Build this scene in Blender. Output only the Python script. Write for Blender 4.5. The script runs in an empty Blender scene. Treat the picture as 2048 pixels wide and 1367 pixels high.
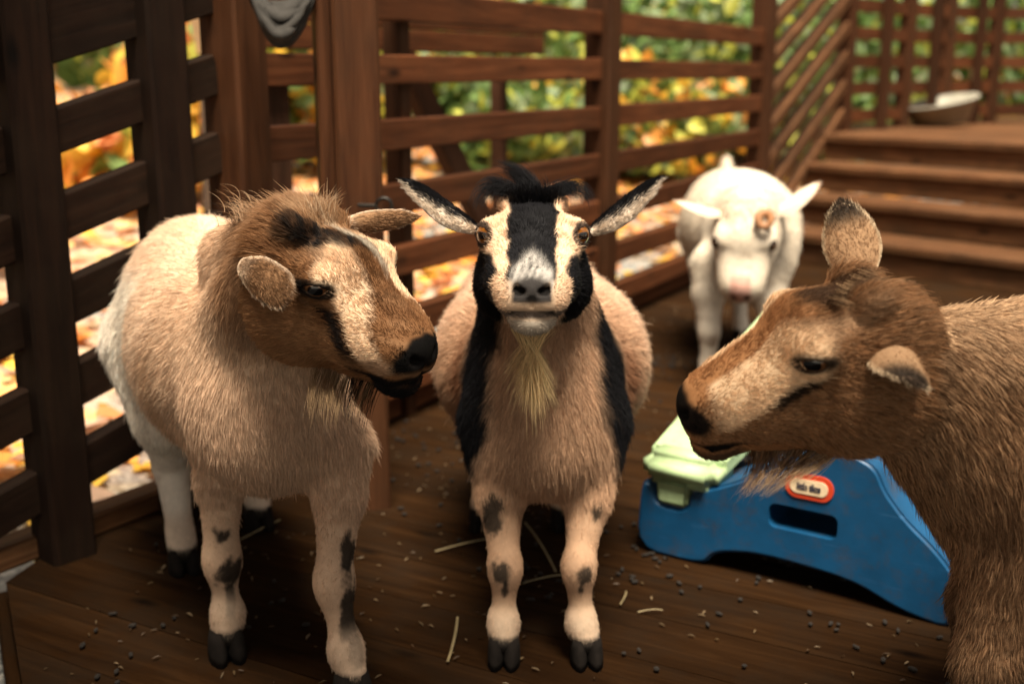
import bpy, bmesh, math, random
import numpy as np
from mathutils import Vector, Matrix, noise as mnoise
random.seed(7); np.random.seed(7)
FUR = 1.0            # fur density factor
VOX = 0.0030         # goat surface resolution (m)
scene = bpy.context.scene
col = scene.collection

# ------------------------------------------------------------------ camera
FPX, PITCH, CAMZ = 2295.0, math.radians(13.3), 0.85
cam_d = bpy.data.cameras.new('camera'); cam = bpy.data.objects.new('camera', cam_d); col.objects.link(cam)
cam.location = (0, 0, CAMZ); cam.rotation_euler = (math.radians(90) - PITCH, 0, 0)
cam_d.sensor_width = 36; cam_d.lens = FPX / 2048 * 36; cam_d.clip_start = .05; cam_d.clip_end = 500
cam_d.dof.use_dof = True; cam_d.dof.focus_distance = 1.37; cam_d.dof.aperture_fstop = 3.0; cam_d.dof.aperture_blades = 7
scene.camera = cam

# ------------------------------------------------------------------ sky, sun, exposure
SUN_EL, SUN_AZ = math.radians(70), math.radians(172)     # high sun over the photographer's shoulder
w = bpy.data.worlds.new('World'); scene.world = w; w.use_nodes = True
nt = w.node_tree; nt.nodes.clear()
sky = nt.nodes.new('ShaderNodeTexSky'); sky.sky_type = 'NISHITA'; sky.sun_disc = False
sky.sun_elevation = SUN_EL; sky.sun_rotation = SUN_AZ; sky.dust_density = 4.0; sky.air_density = 1.0
hs = nt.nodes.new('ShaderNodeHueSaturation'); hs.inputs['Saturation'].default_value = .25
mx = nt.nodes.new('ShaderNodeMix'); mx.data_type = 'RGBA'; mx.blend_type = 'MULTIPLY'; mx.inputs[0].default_value = 1
mx.inputs[7].default_value = (1.0, .88, .72, 1)
bg = nt.nodes.new('ShaderNodeBackground'); bg.inputs['Strength'].default_value = .07
out = nt.nodes.new('ShaderNodeOutputWorld')
nt.links.new(sky.outputs[0], hs.inputs['Color']); nt.links.new(hs.outputs[0], mx.inputs[6])
nt.links.new(mx.outputs[2], bg.inputs['Color']); nt.links.new(bg.outputs[0], out.inputs['Surface'])
sd = bpy.data.lights.new('sun', 'SUN'); sd.energy = 5.0; sd.angle = math.radians(24); sd.color = (1, .87, .68)
sun = bpy.data.objects.new('sun', sd); col.objects.link(sun)
sdir = Vector((math.sin(SUN_AZ) * math.cos(SUN_EL), math.cos(SUN_AZ) * math.cos(SUN_EL), math.sin(SUN_EL)))
sun.rotation_euler = sdir.to_track_quat('Z', 'Y').to_euler(); sun.location = (0, 0, 6)
scene.view_settings.view_transform = 'Standard'; scene.view_settings.look = 'None'
scene.view_settings.exposure = 1.28; scene.view_settings.gamma = 1.0; scene.view_settings.use_curve_mapping = False
cy = scene.cycles
cy.use_denoising = True; cy.max_bounces = 7; cy.diffuse_bounces = 4; cy.glossy_bounces = 3; cy.transmission_bounces = 5
cy.transparent_max_bounces = 8; cy.caustics_reflective = False; cy.caustics_refractive = False; cy.sample_clamp_indirect = 6
scene.cycles_curves.shape = 'RIBBONS'

# ------------------------------------------------------------------ helpers
CC = np.array([0, 0, CAMZ]); FW = np.array([0, math.cos(PITCH), -math.sin(PITCH)]); UP = np.array([0, math.sin(PITCH), math.cos(PITCH)]); RT = np.array([1., 0, 0])
def ray(x, y): return RT * (x - 1024) / FPX - UP * (y - 683.5) / FPX + FW
def at(x, y, d): return CC + ray(x, y) * d                     # a point seen at a pixel of the photograph, d metres deep
def gnd(x, y, z=0.0):
    r = ray(x, y); return CC + r * ((z - CAMZ) / r[2])
def camdir(a, b, c):                                           # right, up, towards the camera -> world direction
    v = RT * a + UP * b - FW * c; return v / np.linalg.norm(v)
def nrm(v): v = np.asarray(v, float); return v / np.linalg.norm(v)

def tag(o, label=None, cat=None, group=None, kind=None):
    if label: o['label'] = label
    if cat: o['category'] = cat
    if group: o['group'] = group
    if kind: o['kind'] = kind
    return o
def link(o, parent=None):
    col.objects.link(o)
    if parent is not None:
        o.parent = parent
        T = Matrix.Identity(4); q = parent
        while q is not None:
            T = q.matrix_basis.inverted() @ T if q.parent is None else T
            q = q.parent
        o.matrix_parent_inverse = Matrix.Identity(4)
    return o
def world_of(o):
    M = o.matrix_basis.copy(); q = o.parent
    while q is not None:
        M = q.matrix_basis @ M; q = q.parent
    return M
def put(o, parent, M):
    """link o with world matrix M under parent"""
    col.objects.link(o)
    if parent is not None:
        o.parent = parent; o.matrix_basis = world_of(parent).inverted() @ M
    else: o.matrix_basis = M
    return o
def empty(name, loc, label=None, cat=None, group=None, kind=None):
    o = bpy.data.objects.new(name, None); o.location = tuple(loc); o.empty_display_size = .05; col.objects.link(o)
    return tag(o, label, cat, group, kind)
def mesh_np(name, V, Fc, mat=None, smooth=False):
    me = bpy.data.meshes.new(name); me.from_pydata([tuple(map(float, v)) for v in V], [], [tuple(int(i) for i in f) for f in Fc])
    if mat: me.materials.append(mat)
    if smooth: me.polygons.foreach_set('use_smooth', [True] * len(me.polygons))
    me.update(); return me
def bm_mesh(name, bm, mat=None, smooth=False):
    me = bpy.data.meshes.new(name); bm.normal_update(); bm.to_mesh(me); bm.free()
    if mat: me.materials.append(mat)
    if smooth: me.polygons.foreach_set('use_smooth', [True] * len(me.polygons))
    return me
def box_bm(sx, sy, sz, bev=.004, seg=1):
    bm = bmesh.new(); bmesh.ops.create_cube(bm, size=1, matrix=Matrix.Diagonal((sx, sy, sz, 1)))
    if bev: bmesh.ops.bevel(bm, geom=bm.edges[:], offset=bev, segments=seg, affect='EDGES', clamp_overlap=True)
    return bm
def beam(name, p0, p1, wid, hgt, mat, parent=None, up=(0, 0, 1), bev=.004, jit=0.0):
    """a timber from p0 to p1 (centre line), its own mesh; local X runs along the grain"""
    p0 = Vector(p0); p1 = Vector(p1); x = (p1 - p0); L = x.length; x.normalize()
    u = Vector(up); y = u.cross(x).normalized(); z = x.cross(y)
    M = Matrix((x, y, z)).transposed().to_4x4(); M.translation = (p0 + p1) / 2
    if jit: M = M @ Matrix.Rotation(random.gauss(0, jit), 4, 'X') @ Matrix.Rotation(random.gauss(0, jit * .3), 4, 'Z')
    o = bpy.data.objects.new(name, bm_mesh(name, box_bm(L, wid, hgt, bev), mat))
    return put(o, parent, M)

# ------------------------------------------------------------------ materials
def mat_new(name):
    m = bpy.data.materials.new(name); m.use_nodes = True; n = m.node_tree; n.nodes.clear()
    o = n.nodes.new('ShaderNodeOutputMaterial'); b = n.nodes.new('ShaderNodeBsdfPrincipled'); n.links.new(b.outputs[0], o.inputs[0])
    return m, n, b
def N(n, t, **kw):
    x = n.nodes.new(t)
    for k, v in kw.items(): setattr(x, k, v)
    return x
def ramp(n, pts):
    r = N(n, 'ShaderNodeValToRGB'); e = r.color_ramp.elements
    while len(e) < len(pts): e.new(.5)
    for i, (p, c) in enumerate(pts):
        e[i].position = p; e[i].color = tuple(c) + (1,) if len(c) == 3 else c
    return r
def mixc(n, fac, a, b, mode='MIX'):
    m = N(n, 'ShaderNodeMix', data_type='RGBA', blend_type=mode)
    for s, v in ((0, fac), (6, a), (7, b)):
        if isinstance(v, (int, float)): m.inputs[s].default_value = v
        elif isinstance(v, tuple): m.inputs[s].default_value = v if len(v) == 4 else v + (1,)
        else: n.links.new(v, m.inputs[s])
    return m.outputs[2]
def tnoise(n, vec, scale, detail=4, rough=.6, dist=0):
    t = N(n, 'ShaderNodeTexNoise'); t.inputs['Scale'].default_value = scale; t.inputs['Detail'].default_value = detail
    t.inputs['Roughness'].default_value = rough; t.inputs['Distortion'].default_value = dist
    if vec is not None: n.links.new(vec, t.inputs['Vector'])
    return t
def wood(name, dark, mid, light, rough=.62, dirt=0.35, dirtcol=(.03, .02, .012), grain=1.0, bump=.35, spec=.10):
    m, n, b = mat_new(name)
    tc = N(n, 'ShaderNodeTexCoord'); oi = N(n, 'ShaderNodeObjectInfo')
    ad = N(n, 'ShaderNodeVectorMath', operation='ADD')
    sc = N(n, 'ShaderNodeVectorMath', operation='SCALE'); n.links.new(oi.outputs['Random'], sc.inputs[3]); sc.inputs[0].default_value = (37, 11, 23)
    n.links.new(tc.outputs['Object'], ad.inputs[0]); n.links.new(sc.outputs[0], ad.inputs[1])
    mp = N(n, 'ShaderNodeMapping'); mp.inputs['Scale'].default_value = (1.6, 26 * grain, 26 * grain); n.links.new(ad.outputs[0], mp.inputs[0])
    t1 = tnoise(n, mp.outputs[0], 2.2, 6, .62, .6)
    r1 = ramp(n, [(.28, dark), (.5, mid), (.74, light)]); n.links.new(t1.outputs[0], r1.inputs[0])
    mp2 = N(n, 'ShaderNodeMapping'); mp2.inputs['Scale'].default_value = (3.2, 8, 8); n.links.new(ad.outputs[0], mp2.inputs[0])
    vo = N(n, 'ShaderNodeTexVoronoi'); vo.inputs['Scale'].default_value = 1.3; n.links.new(mp2.outputs[0], vo.inputs['Vector'])
    rk = ramp(n, [(.05, (1, 1, 1)), (.16, (0, 0, 0))]); n.links.new(vo.outputs['Distance'], rk.inputs[0])
    c = mixc(n, rk.outputs[0], r1.outputs[0], tuple(x * .35 for x in dark))
    t2 = tnoise(n, ad.outputs[0], 5.5, 6, .7); r2 = ramp(n, [(.42, (0, 0, 0)), (.72, (dirt, dirt, dirt))]); n.links.new(t2.outputs[0], r2.inputs[0])
    c = mixc(n, r2.outputs[0], c, dirtcol)
    hv = N(n, 'ShaderNodeHueSaturation'); mr = N(n, 'ShaderNodeMapRange'); mr.inputs[3].default_value = .75; mr.inputs[4].default_value = 1.2
    n.links.new(oi.outputs['Random'], mr.inputs[0]); n.links.new(mr.outputs[0], hv.inputs['Value']); n.links.new(c, hv.inputs['Color'])
    n.links.new(hv.outputs[0], b.inputs['Base Color']); b.inputs['Roughness'].default_value = rough; b.inputs['Specular IOR Level'].default_value = spec
    bp = N(n, 'ShaderNodeBump'); bp.inputs['Strength'].default_value = bump; bp.inputs['Distance'].default_value = .004
    n.links.new(t1.outputs[0], bp.inputs['Height']); n.links.new(bp.outputs[0], b.inputs['Normal'])
    return m
def plain(name, c, rough=.5, var=.12, scale=18, bump=0.0, **kw):
    m, n, b = mat_new(name); tc = N(n, 'ShaderNodeTexCoord')
    t = tnoise(n, tc.outputs['Object'], scale, 5, .65)
    r = ramp(n, [(.3, tuple(x * (1 - var) for x in c)), (.7, tuple(min(1, x * (1 + var)) for x in c))]); n.links.new(t.outputs[0], r.inputs[0])
    n.links.new(r.outputs[0], b.inputs['Base Color']); b.inputs['Roughness'].default_value = rough
    if bump:
        bp = N(n, 'ShaderNodeBump'); bp.inputs['Strength'].default_value = bump; bp.inputs['Distance'].default_value = .002
        n.links.new(t.outputs[0], bp.inputs['Height']); n.links.new(bp.outputs[0], b.inputs['Normal'])
    for k, v in kw.items(): b.inputs[k].default_value = v
    return m
M_FENCE = wood('stained_fence_wood', (.036, .0112, .0044), (.078, .026, .0102), (.125, .044, .0175), rough=.6)
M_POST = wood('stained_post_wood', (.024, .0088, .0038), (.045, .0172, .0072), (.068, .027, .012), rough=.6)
M_SHADED_FENCE = wood('side_fence_wood_painted_shade', (.006, .0026, .0014), (.012, .0052, .0028), (.020, .009, .0048), rough=.8)  # side fence wood darkened in its base colour to stand for shade
M_FLOOR = wood('trodden_floor_wood', (.010, .0042, .0014), (.019, .0082, .0027), (.034, .0155, .0056), rough=.9, dirt=.85, dirtcol=(.016, .010, .006), grain=.8, bump=.5, spec=.03)
M_STEP = wood('worn_step_wood', (.045, .018, .008), (.10, .044, .019), (.17, .085, .040), rough=.65, dirt=.6)
M_TABLE = wood('dark_table_wood', (.02, .01, .006), (.05, .022, .012), (.08, .035, .02), rough=.7)

def m_ground():
    m, n, b = mat_new('gravel_and_leaf_litter'); tc = N(n, 'ShaderNodeTexCoord')
    vo = N(n, 'ShaderNodeTexVoronoi'); vo.inputs['Scale'].default_value = 70; n.links.new(tc.outputs['Object'], vo.inputs['Vector'])
    hs2 = N(n, 'ShaderNodeSeparateColor'); n.links.new(vo.outputs['Color'], hs2.inputs[0])
    rg = ramp(n, [(0, (.07, .075, .075)), (.5, (.17, .175, .17)), (1, (.34, .33, .30))]); n.links.new(hs2.outputs[0], rg.inputs[0])
    v2 = N(n, 'ShaderNodeTexVoronoi'); v2.inputs['Scale'].default_value = 11; n.links.new(tc.outputs['Object'], v2.inputs['Vector'])
    s2 = N(n, 'ShaderNodeSeparateColor'); n.links.new(v2.outputs['Color'], s2.inputs[0])
    rl = ramp(n, [(0, (.22, .10, .05)), (.3, (.48, .24, .12)), (.6, (.62, .42, .29)), (.8, (.75, .42, .11)), (1, (.8, .56, .2))]); n.links.new(s2.outputs[0], rl.inputs[0])
    t = tnoise(n, tc.outputs['Object'], 1.3, 5, .65); rm = ramp(n, [(.42, (0, 0, 0)), (.58, (1, 1, 1))]); n.links.new(t.outputs[0], rm.inputs[0])
    dt = N(n, 'ShaderNodeVectorMath', operation='DOT_PRODUCT'); n.links.new(tc.outputs['Object'], dt.inputs[0]); dt.inputs[1].default_value = (-.877, .48, 0)
    ds = N(n, 'ShaderNodeMapRange'); ds.inputs[1].default_value = 1.85; ds.inputs[2].default_value = 2.9; n.links.new(dt.outputs['Value'], ds.inputs[0])
    ml = N(n, 'ShaderNodeMath', operation='MULTIPLY'); n.links.new(rm.outputs[0], ml.inputs[0]); n.links.new(ds.outputs[0], ml.inputs[1])
    c = mixc(n, ml.outputs[0], rg.outputs[0], rl.outputs[0])
    n.links.new(c, b.inputs['Base Color']); b.inputs['Roughness'].default_value = .85
    bp = N(n, 'ShaderNodeBump'); bp.inputs['Strength'].default_value = .7; bp.inputs['Distance'].default_value = .01
    n.links.new(vo.outputs['Distance'], bp.inputs['Height']); n.links.new(bp.outputs[0], b.inputs['Normal'])
    return m
M_GROUND = m_ground()
def m_attr_leaf(name, rough=.5, trans=.35):
    m, n, b = mat_new(name); a = N(n, 'ShaderNodeAttribute', attribute_name='tint')
    tc = N(n, 'ShaderNodeTexCoord'); t = tnoise(n, tc.outputs['Object'], 60, 3, .6); hv = N(n, 'ShaderNodeHueSaturation')
    mr = N(n, 'ShaderNodeMapRange'); mr.inputs[3].default_value = .7; mr.inputs[4].default_value = 1.3; n.links.new(t.outputs[0], mr.inputs[0])
    n.links.new(mr.outputs[0], hv.inputs['Value']); n.links.new(a.outputs['Color'], hv.inputs['Color'])
    n.links.new(hv.outputs[0], b.inputs['Base Color']); b.inputs['Roughness'].default_value = rough
    tr = N(n, 'ShaderNodeBsdfTranslucent'); n.links.new(hv.outputs[0], tr.inputs[0]); ms = N(n, 'ShaderNodeMixShader'); ms.inputs[0].default_value = trans
    o = [x for x in n.nodes if x.type == 'OUTPUT_MATERIAL'][0]
    n.links.new(b.outputs[0], ms.inputs[1]); n.links.new(tr.outputs[0], ms.inputs[2]); n.links.new(ms.outputs[0], o.inputs[0])
    return m
M_LEAF = m_attr_leaf('leaf')
M_BARK = plain('bark', (.07, .045, .03), .85, .4, 30, .5)
M_IRON = plain('dark_iron', (.03, .028, .026), .45, .3, 40, .2, Metallic=.9)

# ------------------------------------------------------------------ the setting: ground, deck, fences
GZ = -0.14
V0 = np.array([.48, .877, 0]); V0 /= np.linalg.norm(V0)         # along the back fence
U0 = np.array([V0[1], -V0[0], 0])                               # across the deck
PC = gnd(515, 978)                                              # corner post foot
def ground_z(x, y):
    """the bank outside climbs gently away from the fence"""
    q = np.array([x, y]) - PC[:2]; u = q @ U0[:2]; v = q @ V0[:2]
    rise = .105 * min(max(0.0, -u - .55), 9.0) + .06 * min(max(0.0, v - 9.0), 12)
    return GZ + rise + (.03 * math.sin(x * 1.9 + y * .7) * math.sin(y * 1.3 - x * .4) if rise > .05 else 0)
xs_ = np.concatenate([np.linspace(-120, -12, 8)[:-1], np.linspace(-12, 14, 66), np.linspace(14, 120, 8)[1:]]); ys_ = np.concatenate([np.linspace(-60, -3, 6)[:-1], np.linspace(-3, 22, 64), np.linspace(22, 180, 9)[1:]])
GV = [(x, y, ground_z(x, y)) for y in ys_ for x in xs_]; nx_ = len(xs_)
g = bpy.data.objects.new('ground', mesh_np('ground', GV, [(j * nx_ + i, j * nx_ + i + 1, (j + 1) * nx_ + i + 1, (j + 1) * nx_ + i) for j in range(len(ys_) - 1) for i in range(nx_ - 1)], M_GROUND, True))
col.objects.link(g); tag(g, 'gravel ground strewn with autumn leaves outside the pen', None, None, 'structure')

deck = empty('floor', (0, 0, 0), 'worn brown plank deck floor of the goat pen', None, None, 'structure')
def uv(u, v, z=0.0): return PC + U0 * u + V0 * v + np.array([0, 0, z])
def touv(p): q = np.asarray(p) - PC; return q @ U0, q @ V0
K1 = touv(gnd(8, 1140)); K2 = touv(gnd(45, 1367))
PW = .138
UE = float(K1[0])
for i in range(-13, 26):
    va, vb = i * PW + .0009, (i + 1) * PW - .0009
    def ustart(v):
        if v >= K1[1]: return UE if v > K1[1] + .05 else UE
        return max(UE, K1[0] + (v - K1[1]) / (K2[1] - K1[1]) * (K2[0] - K1[0]))
    ua, ub = ustart(va), ustart(vb); ue = 3.6
    dz = random.uniform(-.0006, .0006)
    mid = uv((ua + ue) / 2, (va + vb) / 2)
    V = []
    for z in (-.035, 0.0 + dz):
        for (u, v) in ((ua, va), (ue, va), (ue, vb), (ub, vb)): V.append((u - (ua + ue) / 2, v - (va + vb) / 2, z))
    me = mesh_np('plank', V, [(3, 2, 1, 0), (4, 5, 6, 7), (0, 1, 5, 4), (1, 2, 6, 5), (2, 3, 7, 6), (3, 0, 4, 7)], M_FLOOR)
    o = bpy.data.objects.new('plank', me)
    Mx = Matrix(((U0[0], V0[0], 0, mid[0]), (U0[1], V0[1], 0, mid[1]), (0, 0, 1, 0), (0, 0, 0, 1)))
    put(o, deck, Mx)
# rim joists under the deck edge
beam('rim_joist', uv(UE + .02, K1[1], -.09), uv(UE + .02, 3.6, -.09), .04, .105, M_FLOOR, deck)
beam('rim_joist', np.append((PC + U0 * K1[0] + V0 * K1[1])[:2], -.09), np.append((PC + U0 * (K1[0] + (K2[0] - K1[0]) * 3) + V0 * (K1[1] + (K2[1] - K1[1]) * 3))[:2], -.09), .04, .105, M_FLOOR, deck)

TOPS = [(1.03, .96), (.885, .82), (.74, .67), (.59, .52), (.44, .37), (.285, .215), (.145, .08)]
fence = empty('back_fence', PC, 'brown slatted fence running behind the goats to the white goat', 'fence')
POSTH = 2.0
def post(p, w, h, parent, name='post', mat=M_POST, ang=None):
    d = V0 if ang is None else ang
    return beam(name, (p[0], p[1], -.02), (p[0], p[1], h), w, w, mat, parent, up=tuple(d), bev=.006)
tE, tF = touv((.288, 3.758, 0))[1], touv((1.115, 5.275, 0))[1]
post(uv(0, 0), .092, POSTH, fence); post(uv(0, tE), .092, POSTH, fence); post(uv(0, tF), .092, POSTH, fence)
post(uv(-.035, .60), .05, 1.03, fence, 'batten')
for a, b in ((.048, tE - .048), (tE + .048, tF - .048)):
    for k, (zt, zb) in enumerate(TOPS):
        j = random.uniform(-.004, .004)
        beam('rail', uv(0, a, (zt + zb) / 2 + j), uv(0, b, (zt + zb) / 2 + random.uniform(-.004, .004)), .040, zt - zb, M_FENCE, fence, bev=.003)
beam('kick_board', uv(-.07, .05, .032), uv(-.07, tF + .1, .032), .085, .062, M_FENCE, fence, bev=.006)
# left fence: posts close together, rails falling towards the camera
DL = nrm(PC - np.array([-.79, 1.95, 0])); NLF = np.array([DL[1], -DL[0], 0])
lf = empty('side_fence', PC - DL * .4, 'slatted side fence, shade put into its colour, with sloping rails beside the tan goat', 'fence')
for s in (.245 + .06 - .145 + .01, .43):
    p = PC - DL * s; post(p, .082, POSTH, lf, mat=M_SHADED_FENCE, ang=DL)
p = PC - DL * .78; post(p, .082, POSTH, lf, mat=M_SHADED_FENCE, ang=DL)
for k, (zt, zb) in enumerate([(1.115, 1.035), (.968 + .0, .968 - .0)] if 0 else []): pass
LG = [(1.25, .965), (.894, .818), (.75, .671), (.602, .523), (.452, .373), (.302, .224)]   # rail top and bottom at the corner post
for zt, zb in LG:
    zc = (zt + zb) / 2; a, b = .04, 1.05
    beam('rail', np.append((PC - DL * a - NLF * .012)[:2], zc - .283 * a), np.append((PC - DL * b - NLF * .012)[:2], zc - .283 * b), .036, (zt - zb) * .96, M_SHADED_FENCE, lf, bev=.003)
beam('kick_board', np.append(gnd(-120, 1178)[:2], .02), np.append(gnd(420, 968)[:2], .02), .06, .045, M_STEP, lf, bev=.006)

# unseen boards above the frame, added to shade the near floor and side fence
added_shade_roof = empty('added_shade_roof', (0, -.6, 2.2), 'unseen overhead planks added to shade the near floor and side fence', None, None, 'structure')
for i in range(18): beam('shade_roof_board', (-3.6, -1.6 + i * .19, 2.04), (-.68, -1.6 + i * .19, 2.04), .186, .03, M_FENCE, added_shade_roof, bev=0)
for i in range(13): beam('shade_roof_board', (-.676, -1.6 + i * .19, 2.04), (3.2 if i < 12 else .2, -1.6 + i * .19, 2.04), .186, .03, M_FENCE, added_shade_roof, bev=0)


# free-standing gate post with latch ring
PD = gnd(735, 1006)
gp = empty('gate_post', PD, 'tall square wooden gate post standing between tan goat and black-faced goat', 'post')
post(PD, .085, 1.9, gp, 'shaft', ang=nrm((-.25, .97, 0)))
beam('stop_board', PD + np.array([-.062, .03, 0]), PD + np.array([-.062, .03, 1.9]), .03, .085, M_POST, gp, up=(-.25, .97, 0))
bm = bmesh.new()
R_, r_ = .0145, .0035
vs = [[bm.verts.new(((R_ + r_ * math.cos(b)) * math.cos(a), r_ * math.sin(b), (R_ + r_ * math.cos(b)) * math.sin(a))) for b in [k * math.tau / 8 for k in range(8)]] for a in [k * math.tau / 20 for k in range(20)]]
for i in range(20):
    for j in range(8): bm.faces.new((vs[i][j], vs[(i + 1) % 20][j], vs[(i + 1) % 20][(j + 1) % 8], vs[i][(j + 1) % 8]))
ro = bpy.data.objects.new('latch_ring', bm_mesh('latch_ring', bm, M_IRON, True)); rp = at(768, 412, 2.12)
put(ro, gp, Matrix.Translation(rp))
beam('latch_pin', rp + np.array([-.05, .01, 0]), rp + np.array([-.012, 0, 0]), .008, .008, M_IRON, gp, bev=.002)

# steps and upper deck
NS, ES = nrm((.75, .66, 0)), nrm((.66, -.75, 0))
def st(n, e, z): return NS * n + ES * e + np.array([0, 0, z])
steps = empty('wooden_steps', st(4.4, -2, 0), 'broad wooden steps climbing to the upper deck behind the brown goat', 'steps')
E0, E1 = -3.30, .6
for k in range(4):
    z = .13 * (k + 1); n0 = 4.40 + .30 * k; e0 = E0 - .08 * k
    beam('riser', st(n0 + .035, e0, z - .085), st(n0 + .035, E1, z - .085), .03, .09, M_STEP, steps, bev=.003)
    if k < 3:
        beam('tread', st(n0 + .155, e0 - .02, z - .019), st(n0 + .155, E1, z - .019), .305, .036, M_STEP, steps, bev=.005)
for i in range(22):
    n0 = 5.30 + i * .142
    beam('deck_board', st(n0 + .07, E0 - .36 - .4 * (i > 3), .501), st(n0 + .07, E1 + 1.5, .501), .138, .036, M_STEP, steps, bev=.004)
PF = uv(0, tF); PG = gnd(1682, 262, .52)
guard = empty('stair_guard', PF, 'slanting slatted guard climbing beside the wooden steps', 'railing')
beam('post', (PG[0], PG[1], .0), (PG[0], PG[1], 2.4), .09, .09, M_POST, guard, up=tuple(V0)); 
for k in range(10):
    z0 = .10 + .155 * k
    a = PF + nrm(PG - PF) * .05; b = PG - nrm(PG - PF) * .05
    beam('rail', (a[0], a[1], z0), (b[0], b[1], z0 + .52), .055, .055, M_STEP, guard, bev=.003)
# railings round the upper deck
rl1 = empty('deck_railing', PG, 'dark slatted railing along the far edge of the upper deck', 'railing')
RP = [PG, PG + np.array([.50, .50, 0]), PG + np.array([.85, .80, 0]), PG + np.array([1.25, 1.05, 0]), PG + np.array([1.7, .9, 0]), PG + np.array([2.3, .3, 0]), PG + np.array([2.9, -.3, 0])]
for i, p in enumerate(RP[1:]): beam('post', (p[0], p[1], .52), (p[0], p[1], 2.5), .085, .085, M_POST, rl1, up=tuple(V0))
for i in range(len(RP) - 1):
    a, b = RP[i], RP[i + 1]; d = nrm(b - a); m_ = (a + b) / 2 + np.array([.04, -.03, 0])
    if i < 4: beam('post', (m_[0], m_[1], .52), (m_[0], m_[1], 2.5), .06, .06, M_POST, rl1, up=tuple(V0))
    for k in range(8):
        z = .60 + .15 * k
        beam('rail', np.append((a + d * .045)[:2], z), np.append((b - d * .045)[:2], z), .038, .07, M_FENCE, rl1, bev=0)

# ------------------------------------------------------------------ goats: signed distance bodies, fur as hair curves
import openvdb
def smin(a, b, k):
    h = np.maximum(k - np.abs(a - b), 0) / k
    return np.minimum(a, b) - h * h * k * .25
class Prim:
    def __init__(s, kind, a, b, ra, rb, M=None, k=.03, sub=False, flow=None, ln=.02, part='body', ax=None, sc=1.0):
        s.kind, s.a, s.b, s.ra, s.rb, s.M, s.k, s.sub, s.flow, s.ln, s.part, s.ax, s.sc = kind, np.asarray(a, float), b if b is None else np.asarray(b, float), ra, rb, M, k, sub, flow, ln, part, ax, sc
        if kind == 'cap':
            r = max(ra, rb) * max(1, sc); s.lo = np.minimum(s.a, s.b) - r; s.hi = np.maximum(s.a, s.b) + r
        else:
            r = max(ra); s.lo = s.a - r; s.hi = s.a + r
    def dist(s, P):
        if s.kind == 'cap':
            d = P - s.a; ab = s.b - s.a
            t = np.clip((d @ ab) / (ab @ ab), 0, 1)
            q = d - t[..., None] * ab
            if s.ax is not None: q = q + (1 / s.sc - 1) * (q @ s.ax)[..., None] * s.ax
            return (np.sqrt((q * q).sum(-1)) - (s.ra + (s.rb - s.ra) * t)) * min(1, s.sc)
        q = (P - s.a) @ s.M if s.M is not None else P - s.a
        r = np.asarray(s.ra); k0 = np.sqrt(((q / r) ** 2).sum(-1)); k1 = np.sqrt(((q / (r * r)) ** 2).sum(-1)) + 1e-9
        return k0 * (k0 - 1) / k1
EZ = .0065          # eye height in head space
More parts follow.
